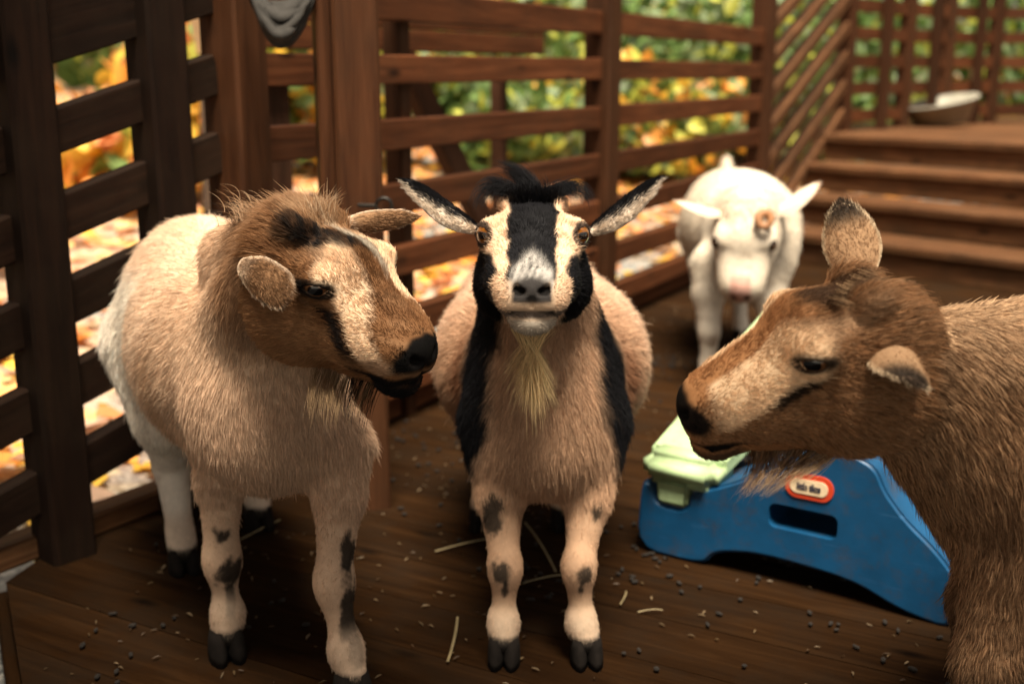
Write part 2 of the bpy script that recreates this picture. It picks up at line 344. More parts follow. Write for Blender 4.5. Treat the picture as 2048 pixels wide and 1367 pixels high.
class Goat:
    def __init__(s, name, base, label, O, f, u, sc):
        s.root = empty(name, base, label, 'goat'); s.prims = []; s.O = np.asarray(O, float); s.s = sc
        f = nrm(f); u = np.asarray(u, float); u = nrm(u - f * (u @ f)); s.M = np.stack([nrm(np.cross(f, u)), f, u], 1)   # columns: lateral, forward, up
    def cap(s, a, b, ra, rb, **kw): s.prims.append(Prim('cap', a, b, ra, rb, **kw))
    def ell(s, c, r, M=None, **kw): s.prims.append(Prim('ell', c, None, r, None, M=M, **kw))
    def hw(s, p): return s.O + s.M @ (np.asarray(p, float) * s.s)
    def hl(s, P): return ((P - s.O) @ s.M) / s.s
    def head(s, eyek=1.0, noselen=0.0, soft=1.0):
        S = s.s; B = -s.M[:, 1]; hw = s.hw; back = nrm(B + s.M[:, 2] * .1)
        def E(c, r, k=.022, **kw): s.ell(hw(c), tuple(x * S for x in r), s.M, k=k * S * (1 if kw.get('sub') else soft), flow=kw.pop('flow', back), ln=kw.pop('ln', .011), part='head', **kw)
        def Cp(a, b, ra, rb, k=.022, **kw): s.cap(hw(a), hw(b), ra * S, rb * S, k=k * S * (1 if kw.get('sub') else soft), flow=kw.pop('flow', back), ln=kw.pop('ln', .010), part='head', **kw)
        nl = noselen
        E((0, -.038, -.010), (.050, .056, .046), k=.012, ln=.012)
        E((0, .014, .004), (.044, .030, .030), k=.014, ln=.008)
        E((0, -.002, -.008), (.056, .050, .043), k=.014, ln=.008)
        Cp((0, .010, -.005), (0, .096 + nl, -.0355), .0355, .0232, k=.014, ln=.006)
        E((0, .100 + nl, -.042), (.029, .0255, .0230), k=.012, ln=.003)
        dn = nrm(B - s.M[:, 2] * .45)
        Cp((0, -.030, -.064), (0, .078 + nl, -.069), .041, .021, ax=s.M[:, 0], sc=1.05, ln=.010, flow=dn)
        for sx in (-1, 1):
            E((sx * .0365, -.018, -.055), (.0320, .050, .042), ln=.008, flow=dn)
            E((sx * .031, .055 + nl * .5, -.040), (.022, .048, .028), k=.015, ln=.006)
            Cp((sx * .036, .018, -.004), (sx * .017, .094 + nl, -.041), .0165, .0175, k=.016, ln=.006)
            E((sx * .043, .008, .014), (.012, .019, .007), k=.012, ln=.005)
            E((sx * .0150, .0995 + nl, -.0550), (.0210, .0210, .0170), k=.013, ln=.003)
            E((sx * .0475, .0150, EZ), (.0175, .0185, .0168), k=.008, ln=.004)
            E((sx * .024, -.036, .034), (.014, .018, .010), k=.010, ln=.012)
        E((0, .097 + nl, -.0760), (.0240, .0225, .0150), k=.008, ln=.005)
        for sx in (-1, 1):
            E((sx * .0600, .0262, EZ), (.0135, .0135, .0090 * eyek), k=.003, sub=True)
            E((sx * .0118, .1265 + nl, -.0395), (.0052, .0100, .0036), k=.004, sub=True)
            E((sx * .0165, .1235 + nl, -.0365), (.0040, .0100, .0050), k=.003, sub=True)
            Cp((0, .1250 + nl, -.0475), (0, .1225 + nl, -.0560), .0016, .0016, k=.004, sub=True)
            Cp((0, .1240 + nl, -.0650), (sx * .0200, .1140 + nl, -.0655), .0024, .0026, k=.005, sub=True)
            Cp((sx * .0200, .1140 + nl, -.0655), (sx * .033, .073 + nl, -.0635), .0026, .002, k=.005, sub=True)
        s.nose = .122 + nl
    def eyes(s, lookf=.25, mat=None, which=(-1, 1), out=0.0):
        for sx in which:
            c = s.hw((sx * (.0480 + out), .0160 + out * .8, EZ)); r = .0162 * s.s
            bm = bmesh.new(); bmesh.ops.create_uvsphere(bm, u_segments=24, v_segments=16, radius=r)
            o = bpy.data.objects.new('eye', bm_mesh('eye', bm, mat, True))
            z = nrm(s.M[:, 0] * sx + s.M[:, 1] * (lookf + .35) + s.M[:, 2] * .02); x = nrm(np.cross(s.M[:, 2], z)); y = np.cross(z, x)
            Mx = Matrix(np.stack([x, y, z], 1).tolist()).to_4x4(); Mx.translation = Vector(c); put(o, s.root, Mx)
    def build(s, colfn, mat, vox=VOX):
        add = [p for p in s.prims if not p.sub]; lo = np.min([p.lo for p in add], 0) - .02; hi = np.max([p.hi for p in add], 0) + .02
        n = np.ceil((hi - lo) / vox).astype(int) + 1
        D = np.full(tuple(n), .25, np.float32); ax = [(lo[i] + vox * np.arange(n[i])) for i in range(3)]
        for p in s.prims:
            m = p.k + .012
            i0 = np.clip(np.floor((p.lo - m - lo) / vox).astype(int), 0, n - 1); i1 = np.clip(np.ceil((p.hi + m - lo) / vox).astype(int) + 1, 1, n)
            G = np.stack(np.meshgrid(*[ax[i][i0[i]:i1[i]] for i in range(3)], indexing='ij'), -1).astype(np.float32)
            d = p.dist(G).astype(np.float32); sl = tuple(slice(i0[i], i1[i]) for i in range(3))
            D[sl] = -smin(-D[sl], d, p.k) if p.sub else smin(D[sl], d, p.k)
        gr = openvdb.FloatGrid(.05); gr.copyFromArray(np.clip(D, -.05, .05))
        V, T, Q = gr.convertToPolygons(0.0, 0.0)[:3] if True else None
        V = np.asarray(V, float) * vox + lo; Q = np.asarray(Q, np.int64); T = np.asarray(T, np.int64)
        me = bpy.data.meshes.new('body'); nq, ntri = len(Q), len(T)
        me.vertices.add(len(V)); me.loops.add(nq * 4 + ntri * 3); me.polygons.add(nq + ntri)
        me.vertices.foreach_set('co', V.ravel())
        me.loops.foreach_set('vertex_index', np.concatenate([Q[:, ::-1].ravel(), T[:, ::-1].ravel()]).astype(np.int32) if ntri else Q[:, ::-1].ravel().astype(np.int32))
        me.polygons.foreach_set('loop_start', np.concatenate([np.arange(nq) * 4, nq * 4 + np.arange(ntri) * 3]).astype(np.int32))
        me.polygons.foreach_set('use_smooth', np.ones(nq + ntri, bool)); me.update(calc_edges=True); me.validate()
        nr = np.empty(len(V) * 3); me.vertices.foreach_get('normal', nr); nr = nr.reshape(-1, 3)
        if (nr * (V - V.mean(0))).sum() < 0: me.flip_normals(); nr = -nr
        s.V, s.Nn = V, nr; s.T = np.concatenate([Q[:, [0, 1, 2]], Q[:, [0, 2, 3]], T]) if ntri else np.concatenate([Q[:, [0, 1, 2]], Q[:, [0, 2, 3]]])
        c = colfn(V, s)[0]; at_ = me.color_attributes.new('coat', 'FLOAT_COLOR', 'POINT'); at_.data.foreach_set('color', np.concatenate([c, np.ones((len(c), 1))], 1).ravel())
        me.materials.append(mat); o = bpy.data.objects.new('body', me); put(o, s.root, Matrix.Identity(4)); s.body = o
        s.colfn = colfn
    def field(s, P):
        W = 0; Fl = np.zeros((len(P), 3)); L = np.zeros(len(P)); Hd = np.zeros(len(P))
        for p in s.prims:
            if p.sub or p.flow is None: continue
            w_ = np.exp(-np.clip(p.dist(P), -.01, .3) / .012); W = W + w_; Fl += w_[:, None] * p.flow; L += w_ * p.ln
            if p.part == 'head': Hd += w_
        W = np.maximum(W, 1e-9); return Fl / W[:, None], L / W, Hd / W
    def fur(s, count, mat, lenk=1.0, rad=.00042, lift=.30, headk=3.0, var=.16, seed=1, mask=None, wet=.5, name='fur'):
        rng = np.random.default_rng(seed); T = s.T; A, B, C_ = s.V[T[:, 0]], s.V[T[:, 1]], s.V[T[:, 2]]
        ar = np.linalg.norm(np.cross(B - A, C_ - A), axis=1)
        ctr = (A + B + C_) / 3; hl = s.hl(ctr); inh = (np.abs(hl[:, 0]) < .09) & (hl[:, 1] > -.09) & (hl[:, 1] < .16) & (np.abs(hl[:, 2]) < .11)
        face = s.Nn[T[:, 0]]; vis = ((CC - ctr) * face).sum(1) > -.05
        wgt = ar * np.where(inh, headk, 1.0) * np.where(vis, 1.0, .45)
        n = int(count * FUR); ti = rng.choice(len(T), n, p=wgt / wgt.sum()); r1 = np.sqrt(rng.random(n)); r2 = rng.random(n)
        b0, b1, b2 = 1 - r1, r1 * (1 - r2), r1 * r2
        P = A[ti] * b0[:, None] + B[ti] * b1[:, None] + C_[ti] * b2[:, None]
        Nm = s.Nn[T[ti, 0]] * b0[:, None] + s.Nn[T[ti, 1]] * b1[:, None] + s.Nn[T[ti, 2]] * b2[:, None]; Nm /= np.linalg.norm(Nm, axis=1)[:, None] + 1e-9
        h = s.hl(P); keep = np.ones(n, bool)
        for sx in (-1, 1):
            e = h - np.array([sx * .0590, .0255, EZ]); keep &= ((e / np.array([.0135, .0135, .0092])) ** 2).sum(1) > 1
        keep &= ~((h[:, 1] > s.nose - .012) & (np.abs(h[:, 0]) < .022) & (h[:, 2] < -.018) & (h[:, 2] > -.066))
        keep &= P[:, 2] > .03
        if mask is not None: keep &= mask(P, h, s)
        P, Nm = P[keep], Nm[keep]; Fl, L, Hd = s.field(P); c, lk = s.colfn(P, s)
        strands(name, s.root, P, Nm, Fl, L * (lenk + (1.08 - lenk) * ss(Hd, .3, .7)) * lk, c, mat, rad, lift, var, rng, wet, Hd)
def strands(name, parent, P, Nm, Fl, L, c, mat, rad, lift, var, rng, wet=.5, Hd=None, npt=5, droop=.12):
    n = len(P); T = Fl - (Fl * Nm).sum(1)[:, None] * Nm; T /= np.linalg.norm(T, axis=1)[:, None] + 1e-6
    # neighbouring hairs lean the same way: a smooth vector noise in space gives tufts
    J = np.zeros((n, 3))
    for sc_, am in ((70, .22), (190, .30), (420, .25)):
        for k in range(7):
            d = rng.normal(size=3) * sc_; J += am * .33 * np.sin(P @ d + rng.random() * 6.3)[:, None] * rng.normal(size=3)
    J += rng.normal(size=(n, 3)) * .14
    J -= (J * Nm).sum(1)[:, None] * Nm * .7
    L = L * np.clip(rng.normal(1, .2, n), .5, 1.7)
    L = np.where(rng.random(n) < .05, L * 1.5, L)
    lf_ = np.clip(lift + rng.normal(0, .1, n), .06, .9)
    d0 = Nm * lf_[:, None] + T * (1 - lf_)[:, None] + J * .24; d0 /= np.linalg.norm(d0, axis=1)[:, None]
    t = np.linspace(0, 1, npt)
    bend = T * .35 + J * wet * .5 + np.array([0, 0, -droop])
    pts = (P - Nm * .0015)[:, None, :] + L[:, None, None] * (d0[:, None, :] * t[None, :, None] + (bend - Nm * lf_[:, None] * .45)[:, None, :] * (t ** 2)[None, :, None] * .55)
    cc = c * np.clip(rng.normal(1, var, (n, 1)) + .05 * fbm(P, 300, 99)[:, None] + .06 * fbm(P, 60, 98)[:, None], .45, 1.7)
    hair_obj(name, parent, pts, cc, rad * np.clip(rng.normal(1, .2, n), .5, 1.6), mat)
def hair_obj(name, parent, pts, cc, rad, mat):
    n, npt = pts.shape[:2]
    cu = bpy.data.hair_curves.new(name); cu.add_curves([npt] * n)
    cu.attributes['position'].data.foreach_set('vector', pts.astype(np.float32).ravel())
    taper = (1 - np.linspace(0, 1, npt) ** 2 * .88)
    ra = cu.attributes.get('radius') or cu.attributes.new('radius', 'FLOAT', 'POINT')
    ra.data.foreach_set('value', (np.asarray(rad)[:, None] * taper[None, :]).astype(np.float32).ravel())
    ca = cu.attributes.new('coat', 'FLOAT_COLOR', 'CURVE'); ca.data.foreach_set('color', np.concatenate([np.clip(cc, 0, .95), np.ones((n, 1))], 1).astype(np.float32).ravel())
    cu.materials.append(mat); o = bpy.data.objects.new(name, cu); put(o, parent, Matrix.Identity(4)); return o
def locks(name, parent, roots, tips, mids, per, spread, c, rad, mat, seed=3, npt=7, tipspread=.4, var=.2, kmin=.5):
    """loose locks of hair: each root -> mid -> tip curve carries `per` hairs"""
    rng = np.random.default_rng(seed); PT, CO = [], []
    t = np.linspace(0, 1, npt)[:, None]
    for i, (r, m, e) in enumerate(zip(roots, mids, tips)):
        r, m, e = map(np.asarray, (r, m, e)); sp = spread if np.isscalar(spread) else spread[i]; ci = np.asarray(c if np.ndim(c) == 1 else c[i])
        for j in range(per):
            o = rng.normal(size=3) * sp; o2 = o * tipspread + rng.normal(size=3) * sp * .35; k = rng.uniform(kmin, 1.06)
            p = (1 - t) ** 2 * (r + o) + 2 * t * (1 - t) * (m + o * .8 + rng.normal(size=3) * sp * .4) + t ** 2 * (e + o2); p = p[:1] + (p - p[:1]) * k
            PT.append(p); CO.append(ci * np.clip(rng.normal(1, var), .5, 1.6))
    return hair_obj(name, parent, np.array(PT), np.array(CO), np.full(len(PT), rad), mat)

def m_hair(name, rough=.55):
    m, n, b = mat_new(name); a = N(n, 'ShaderNodeAttribute', attribute_name='coat'); hi = N(n, 'ShaderNodeHairInfo')
    mr = N(n, 'ShaderNodeMapRange'); mr.inputs[3].default_value = .80; mr.inputs[4].default_value = 1.15; n.links.new(hi.outputs['Random'], mr.inputs[0])
    hv = N(n, 'ShaderNodeHueSaturation'); n.links.new(a.outputs['Color'], hv.inputs['Color']); n.links.new(mr.outputs[0], hv.inputs['Value']); n.links.new(hv.outputs[0], b.inputs['Base Color'])
    b.inputs['Roughness'].default_value = rough; b.inputs['Specular IOR Level'].default_value = .08
    tr = N(n, 'ShaderNodeBsdfTranslucent'); n.links.new(hv.outputs[0], tr.inputs[0]); ms = N(n, 'ShaderNodeMixShader'); ms.inputs[0].default_value = .18
    o = [x for x in n.nodes if x.type == 'OUTPUT_MATERIAL'][0]; n.links.new(b.outputs[0], ms.inputs[1]); n.links.new(tr.outputs[0], ms.inputs[2]); n.links.new(ms.outputs[0], o.inputs[0])
    return m
def m_skin(name):
    m, n, b = mat_new(name); a = N(n, 'ShaderNodeAttribute', attribute_name='coat'); tc = N(n, 'ShaderNodeTexCoord')
    t = tnoise(n, tc.outputs['Object'], 90, 4, .6); mr = N(n, 'ShaderNodeMapRange'); mr.inputs[3].default_value = .75; mr.inputs[4].default_value = 1.15
    n.links.new(t.outputs[0], mr.inputs[0]); hv = N(n, 'ShaderNodeHueSaturation'); n.links.new(mr.outputs[0], hv.inputs['Value']); n.links.new(a.outputs['Color'], hv.inputs['Color'])
    n.links.new(hv.outputs[0], b.inputs['Base Color']); b.inputs['Roughness'].default_value = .65; b.inputs['Specular IOR Level'].default_value = .06
    bp = N(n, 'ShaderNodeBump'); bp.inputs['Strength'].default_value = .35; bp.inputs['Distance'].default_value = .0015
    t2 = tnoise(n, tc.outputs['Object'], 420, 3, .6); n.links.new(t2.outputs[0], bp.inputs['Height']); n.links.new(bp.outputs[0], b.inputs['Normal'])
    return m
def m_eye(name, iris=(.20, .07, .011), edge=(.025, .012, .007)):
    m, n, b = mat_new(name); tc = N(n, 'ShaderNodeTexCoord'); nz = N(n, 'ShaderNodeVectorMath', operation='NORMALIZE'); n.links.new(tc.outputs['Object'], nz.inputs[0])
    sp = N(n, 'ShaderNodeSeparateXYZ'); n.links.new(nz.outputs[0], sp.inputs[0])
    r = ramp(n, [(0, (.02, .012, .01)), (.66, edge), (.74, tuple(x * .55 for x in iris)), (.84, iris), (1, tuple(x * .8 for x in iris))]); n.links.new(sp.outputs[2], r.inputs[0])
    def absdiv(sock, d):
        a = N(n, 'ShaderNodeMath', operation='ABSOLUTE'); n.links.new(sock, a.inputs[0]); q = N(n, 'ShaderNodeMath', operation='DIVIDE'); n.links.new(a.outputs[0], q.inputs[0]); q.inputs[1].default_value = d
        q2 = N(n, 'ShaderNodeMath', operation='POWER'); n.links.new(q.outputs[0], q2.inputs[0]); q2.inputs[1].default_value = 3; return q2.outputs[0]
    s_ = N(n, 'ShaderNodeMath', operation='ADD'); n.links.new(absdiv(sp.outputs[0], .46), s_.inputs[0]); n.links.new(absdiv(sp.outputs[1], .27), s_.inputs[1])
    rp_ = ramp(n, [(.8, (1, 1, 1)), (1.0, (0, 0, 0))]); n.links.new(s_.outputs[0], rp_.inputs[0])
    c = mixc(n, rp_.outputs[0], r.outputs[0], (.004, .004, .005)); n.links.new(c, b.inputs['Base Color'])
    b.inputs['Roughness'].default_value = .06; b.inputs['Coat Weight'].default_value = 1.0; b.inputs['Coat Roughness'].default_value = .02
    return m
M_HAIR = m_hair('goat_hair'); M_SKIN = m_skin('goat_skin'); M_EYE = m_eye('amber_goat_eye'); M_EYE_DARK = m_eye('dark_goat_eye', (.10, .045, .02), (.02, .012, .008))
M_HOOF = plain('hoof_horn', (.010, .008, .007), .9, .4, 60, .3, **{'Specular IOR Level': .1})

def ss(x, a, b): t = np.clip((x - a) / (b - a), 0, 1); return t * t * (3 - 2 * t)
def fbm(P, sc, seed=0):
    rng = np.random.default_rng(seed); r = np.zeros(len(P)); a = 1.0
    for o in range(3):
        for k in range(3):
            d = rng.normal(size=3) * sc * 2 ** o; r += a * np.sin(P @ d + rng.random() * 6.3) / 3
        a *= .55
    return r
def blend(c, col_, m): return c * (1 - m[:, None]) + np.asarray(col_) * m[:, None]
def spot(P, c, r, n_): return 1 - ss(np.linalg.norm((P - np.asarray(c)) / np.asarray(r), axis=1) + n_ * .45 + .25 * fbm(P, 190, 61), .65, 1.15)

def leg(G, pts, rads, ln=.0065, k=.018):
    for i in range(len(pts) - 1):
        a, b = np.asarray(pts[i]), np.asarray(pts[i + 1])
        G.cap(a, b, rads[i], rads[i + 1], k=k if i else .035, flow=nrm(b - a + np.array([0, 0, -.02])), ln=(.020 if i == 0 else ln), part='leg')
def hoof(G, p, head, size=1.0):
    head = nrm((head[0], head[1], 0)); lat = np.array([-head[1], head[0], 0])
    bm = bmesh.new()
    for sx in (-1, 1):
        prof = [(-.018, .040, .012), (.020, .040, .013), (.034, .004, .013), (-.020, .002, .014), ]
        # wedge toe: rings from top to bottom
        rings = []
        for zz, y0, y1, hw_ in ((.040, -.016, .013, .0095), (.028, -.019, .020, .0120), (.012, -.021, .028, .0132), (.0, -.020, .030, .0128)):
            ring = []
            for a in range(10):
                th = a / 10 * math.tau; yy = (y0 + y1) / 2 + (y1 - y0) / 2 * math.cos(th); xx = sx * .0118 + hw_ * math.sin(th) * (1 - .25 * max(0, math.cos(th)))
                ring.append(bm.verts.new((p + lat * xx * size + head * yy * size + np.array([0, 0, zz * size])).tolist()))
            rings.append(ring)
        for i in range(len(rings) - 1):
            for a in range(10): bm.faces.new((rings[i][a], rings[i][(a + 1) % 10], rings[i + 1][(a + 1) % 10], rings[i + 1][a]))
        bm.faces.new(rings[0]); bm.faces.new(rings[-1][::-1])
    bmesh.ops.recalc_face_normals(bm, faces=bm.faces)
    o = bpy.data.objects.new('hoof', bm_mesh('hoof', bm, M_HOOF, True)); put(o, G.root, Matrix.Identity(4))
def ear(G, base, tip, wdir, width, cup, inner, outer, colfn, seed=5, n=9000, curl=0.0, thick=.0035, hl=.006, foldtip=0.0, blunt=2.1):
    """leaf-shaped cupped ear: base -> tip, wdir across it, cup bends both edges towards -normal x wdir"""
    base, tip = np.asarray(base), np.asarray(tip); ax = tip - base; Ln = np.linalg.norm(ax); ax /= Ln
    wd = nrm(np.asarray(wdir) - ax * (np.asarray(wdir) @ ax)); nm = np.cross(ax, wd)      # nm: convex (outer) side is +nm
    NU, NV = 17, 13; P = np.zeros((NU, NV, 3)); 
    for i in range(NU):
        u = i / (NU - 1); wv = width * (.42 + .58 * math.sin(min(1, u / .42) * math.pi / 2)) if u < .42 else width * max(.0, (1 - ((u - .42) / .58) ** blunt)) ** .72
        wv = max(wv, width * .02); cu = cup * (1.3 - .9 * u)
        for j in range(NV):
            v = j / (NV - 1) * 2 - 1
            ang = v * cu
            x = wv * math.sin(ang) / max(cu, .05); y = wv * (math.cos(ang) - 1) / max(cu, .05)
            P[i, j] = base + ax * (Ln * u) + wd * x + nm * (y - curl * Ln * u * u) - nm * foldtip * Ln * max(0, u - .5) ** 2 * 4
    Nn = np.zeros_like(P); du = np.gradient(P, axis=0); dv = np.gradient(P, axis=1); Nn = np.cross(du, dv); Nn /= np.linalg.norm(Nn, axis=2)[..., None] + 1e-12
    edge = 1 - np.abs(np.linspace(-1, 1, NV)) ** 6; ue = 1 - np.linspace(0, 1, NU) ** 8
    th = (thick * .5) * np.maximum(.25, edge[None, :] * ue[:, None])[..., None]
    Vo, Vi = P + Nn * th, P - Nn * th
    V = np.concatenate([Vo.reshape(-1, 3), Vi.reshape(-1, 3)]); Fc = []; nn = NU * NV
    for i in range(NU - 1):
        for j in range(NV - 1):
            a, b, c, d = i * NV + j, i * NV + j + 1, (i + 1) * NV + j + 1, (i + 1) * NV + j
            Fc.append((a, d, c, b)); Fc.append((nn + a, nn + b, nn + c, nn + d))
        for j in (0, NV - 1):
            a, b = i * NV + j, (i + 1) * NV + j; Fc.append((a, nn + a, nn + b, b) if j else (a, b, nn + b, nn + a))
    for j in range(NV - 1): a, b = (NU - 1) * NV + j, (NU - 1) * NV + j + 1; Fc.append((a, nn + a, nn + b, b))
    UVp = np.stack(np.meshgrid(np.linspace(0, 1, NU), np.linspace(-1, 1, NV), indexing='ij'), -1).reshape(-1, 2)
    me = mesh_np('ear', V, Fc, M_SKIN, True); co, ci = colfn(UVp, True), colfn(UVp, False)
    at_ = me.color_attributes.new('coat', 'FLOAT_COLOR', 'POINT'); at_.data.foreach_set('color', np.concatenate([np.concatenate([co, ci]), np.ones((2 * nn, 1))], 1).ravel())
    o = bpy.data.objects.new('ear', me); put(o, G.root, Matrix.Identity(4))
    rng = np.random.default_rng(seed); n = int(n * FUR); PT = []
    uu = rng.random(n) * (NU - 1.001); vv = rng.random(n) * (NV - 1.001); side = rng.random(n) < .55
    i, j = uu.astype(int), vv.astype(int); fu, fv = (uu - i)[:, None], (vv - j)[:, None]
    bil = lambda A: A[i, j] * (1 - fu) * (1 - fv) + A[i + 1, j] * fu * (1 - fv) + A[i, j + 1] * (1 - fu) * fv + A[i + 1, j + 1] * fu * fv
    sg = np.where(side, 1.0, -1.0)[:, None]; Pp = np.where(side[:, None], bil(Vo), bil(Vi)); Np = bil(Nn) * sg
    uvp = np.stack([uu / (NU - 1), vv / (NV - 1) * 2 - 1], 1); cc = np.where(side[:, None], colfn(uvp, True), colfn(uvp, False))
    strands('ear_fur', o, Pp, Np, np.repeat(ax[None], n, 0), np.full(n, hl), cc, M_HAIR, .00034, .22, .22, rng)
    return o

BLK, CRM, TANP, GRY = (.010, .010, .012), (.74, .53, .37), (.52, .36, .25), (.42, .40, .38)
# ---- goat 1: black-faced goat in the middle, looking at the camera
O1 = np.array([.027, 1.491, .637])
g1 = Goat('goat', (.05, 1.75, 0), 'cream goat with black-and-white striped face and blond beard, facing the camera', O1, (-.024, -1, .0), (0, 0, 1), 1.134)
X1 = .050; bk = nrm((0, 1, -.35)); dn = nrm((0, .25, -1))
g1.ell((X1, 1.93, .365), (.183, .25, .160), k=.08, flow=nrm((0, .8, -.5)), ln=.022)
g1.ell((X1 - .012, 2.13, .385), (.140, .14, .145), k=.06, flow=dn, ln=.026)
g1.ell((X1, 1.660, .355), (.112, .110, .112), k=.06, flow=nrm((0, .15, -1)), ln=.018)
g1.ell((X1, 1.635, .300), (.085, .085, .070), k=.05, flow=dn, ln=.020)
g1.cap((X1 - .004, 1.72, .42), (X1 - .018, 1.60, .575), .110, .068, k=.05, flow=nrm((0, .5, -1)), ln=.017)
g1.head(eyek=.90); g1.eyes(.85, M_EYE)
for sx, sh, el, kn, fe, ho in ((-1, (-.022, 1.655, .33), (-.018, 1.612, .235), (-.010, 1.560, .142), (-.013, 1.556, .060), (-.012, 1.546, .034)),
                               (1, (.120, 1.655, .33), (.114, 1.612, .235), (.098, 1.560, .142), (.102, 1.556, .060), (.110, 1.546, .034))):
    leg(g1, (sh, el, kn, fe, ho), (.054, .033, .0192, .0162, .0195)); g1.ell(np.array(kn) + [0, -.002, 0], (.0185, .0190, .030), k=.02, flow=nrm((0, 0, -1)), ln=.008, part='leg'); g1.ell(np.array(fe) + [0, 0, -.006], (.0180, .0190, .024), k=.02, flow=nrm((0, 0, -1)), ln=.008, part='leg'); hoof(g1, np.array([ho[0], ho[1] - .006, 0]), (.06 * sx, -1))
for sx in (-1, 1):
    xh = X1 - .03 + sx * .078
    leg(g1, ((xh, 2.13, .34), (xh + .005 * sx, 2.06, .25), (xh, 2.14, .155), (xh - .004 * sx, 2.075, .055), (xh, 2.062, .036)), (.075, .05, .024, .018, .022)); hoof(g1, np.array([xh, 2.052, 0]), (0, -1))
def col1(P, G):
    h = G.hl(P); x, y, z = np.abs(h[:, 0]), h[:, 1], h[:, 2]; n1 = fbm(P, 60, 1); n2 = fbm(P, 160, 2); _, _, Hd = G.field(P)
    c = np.tile(np.array([.52, .335, .22]), (len(P), 1)); lk = np.ones(len(P))
    q = np.abs(P[:, 0] - X1 + (.43 - P[:, 2]) * 0 ); zz = P[:, 2]; Y = P[:, 1]
    c = blend(c, (.66, .47, .345), ss(Y, 1.78, 1.90))                                  # paler barrel
    c = blend(c, (.23, .10, .05), ss(q, .10, .135) * ss(Y, 1.66, 1.70) * (1 - ss(Y + n1 * .012, 1.76, 1.80)) * .8)
    wz = .064 + np.clip(.42 - zz, 0, .2) * .22 - np.clip(zz - .44, 0, .1) * .12
    nb = fbm(P, 95, 71); band = ss(q + n1 * .006 + nb * .006, wz, wz + .018) * (1 - ss(Y + n1 * .010 + nb * .008, 1.69, 1.745)) * ss(zz, .255, .285)
    c = blend(c, BLK, band)
    for cc_, r in (((-.030, 1.575, .222), (.014, .03, .025)), ((-.014, 1.538, .145), (.015, .025, .020)), ((.124, 1.575, .222), (.012, .03, .018)), ((.106, 1.538, .143), (.012, .025, .017)), ((-.01, 1.53, .118), (.006, .02, .02)), ((.1, 1.53, .122), (.006, .02, .014))):
        c = blend(c, (.02, .018, .016), spot(P, cc_, r, n1) * .92)
    c = blend(c, (.66, .50, .37), 1 - ss(zz, .06, .11))
    c = blend(c, (.03, .026, .024), 1 - ss(zz + n1 * .003, .038, .05))
    # head
    H = ss(Hd, .45, .6); hc = np.tile(np.array(CRM), (len(P), 1))
    hc = blend(hc, (.34, .20, .115), ss(-z, .104, .120) * (1 - ss(y, .07, .09)))       # tan throat
    xi = .0470 - .20 * np.clip(y - .030, 0, .075); xi = np.minimum(xi, .0470 - .40 * np.clip(-z - .022, 0, .040))
    cheek = ss(x + n2 * .002, xi, xi + .005) * ss(-z + n2 * .0015, .009, .015) * (1 - ss(-z + n2 * .004, .104, .120)) * (1 - ss(y + n2 * .002, .094, .103)) * ss(y, -.085, -.06)
    hc = blend(hc, BLK, cheek)
    stripe = (1 - ss(x + n2 * .0020, .0245, .0290)) * (1 - ss(y + x * .3, .122, .128)) * ss(z, -.034, -.026)
    hc = blend(hc, BLK, stripe)
    cap_ = (1 - ss(x + n2 * .002, .0215, .0255)) * ss(y - x * 1.1 + n2 * .005, .070, .092) * ss(z, -.05, -.03)
    hc = blend(hc, GRY, cap_ * np.clip(.72 + .45 * fbm(P, 420, 33), .15, 1))
    hc = blend(hc, (.05, .046, .046), ss(y - .35 * np.clip(z + .028, 0, 1), .1150, .1225) * ss(z, -.055, -.049) * (1 - ss(x, .019, .024)) * (1 - ss(z, -.026, -.017)))
    hc = blend(hc, (.10, .085, .08), (1 - ss(np.abs(z + .0655), .003, .0065)) * ss(y, .065, .085) * .9)
    hc = blend(hc, (.11, .10, .10), (1 - ss(np.hypot(x - .035, y - .088), .007, .015)) * ss(-z, .035, .05) * .9)
    hc = blend(hc, (.05, .045, .042), ss(-z, .066, .075) * (1 - ss(np.abs(y - .075), .012, .022)) * ss(x, .016, .026) * .8)
    hc = blend(hc, (.48, .44, .38), ss(-z, .069, .074) * ss(y, .09, .103) * .85)
    hc = blend(hc, (.05, .034, .027), 1 - ss(np.sqrt((x - .058) ** 2 + (y - .0245) ** 2 + ((z - EZ) * 1.25) ** 2), .0160, .0205))
    hc = blend(hc, (.006, .005, .005), 1 - ss(np.sqrt(((x - .0135) / 1.15) ** 2 + ((z + .039) * 1.3) ** 2) + np.clip(.112 - y, 0, 1), .0055, .0080))
    c = c * (1 - H[:, None]) + hc * H[:, None]
    lk = np.where((H > .5) & (stripe > .5) & (y < -.015), 2.0, lk)
    return np.clip(c, .004, .9), lk
g1.build(col1, M_SKIN); g1.fur(330000, M_HAIR, lenk=.74, lift=.24, headk=4.5, seed=11)
def ec1v(sg):
    def ec1(uv_, outer):
        u, v = uv_[:, 0], uv_[:, 1] * sg; n_ = np.sin(u * 61 + v * 23) * np.sin(v * 47 - u * 31) + .6 * np.sin(u * 143 + 9 * v); k = len(u)
        c = np.tile(np.array([.70, .60, .50]), (k, 1)); c = blend(c, (.20, .19, .19), ss(-v + n_ * .10, -.25, .1) * (1 - ss(u, .2, .45)))
        c = blend(c, BLK, ss(-v + n_ * .22 + u * .45, -.30, .02)); return blend(c, (.55, .48, .42), ss(v, .9, .99) * .7)
    return ec1
ear(g1, at(955, 455, 1.520), at(813, 363, 1.47), camdir(.25, -.9, .45), .026, .95, None, None, ec1v(1), seed=21, n=20000, hl=.007)
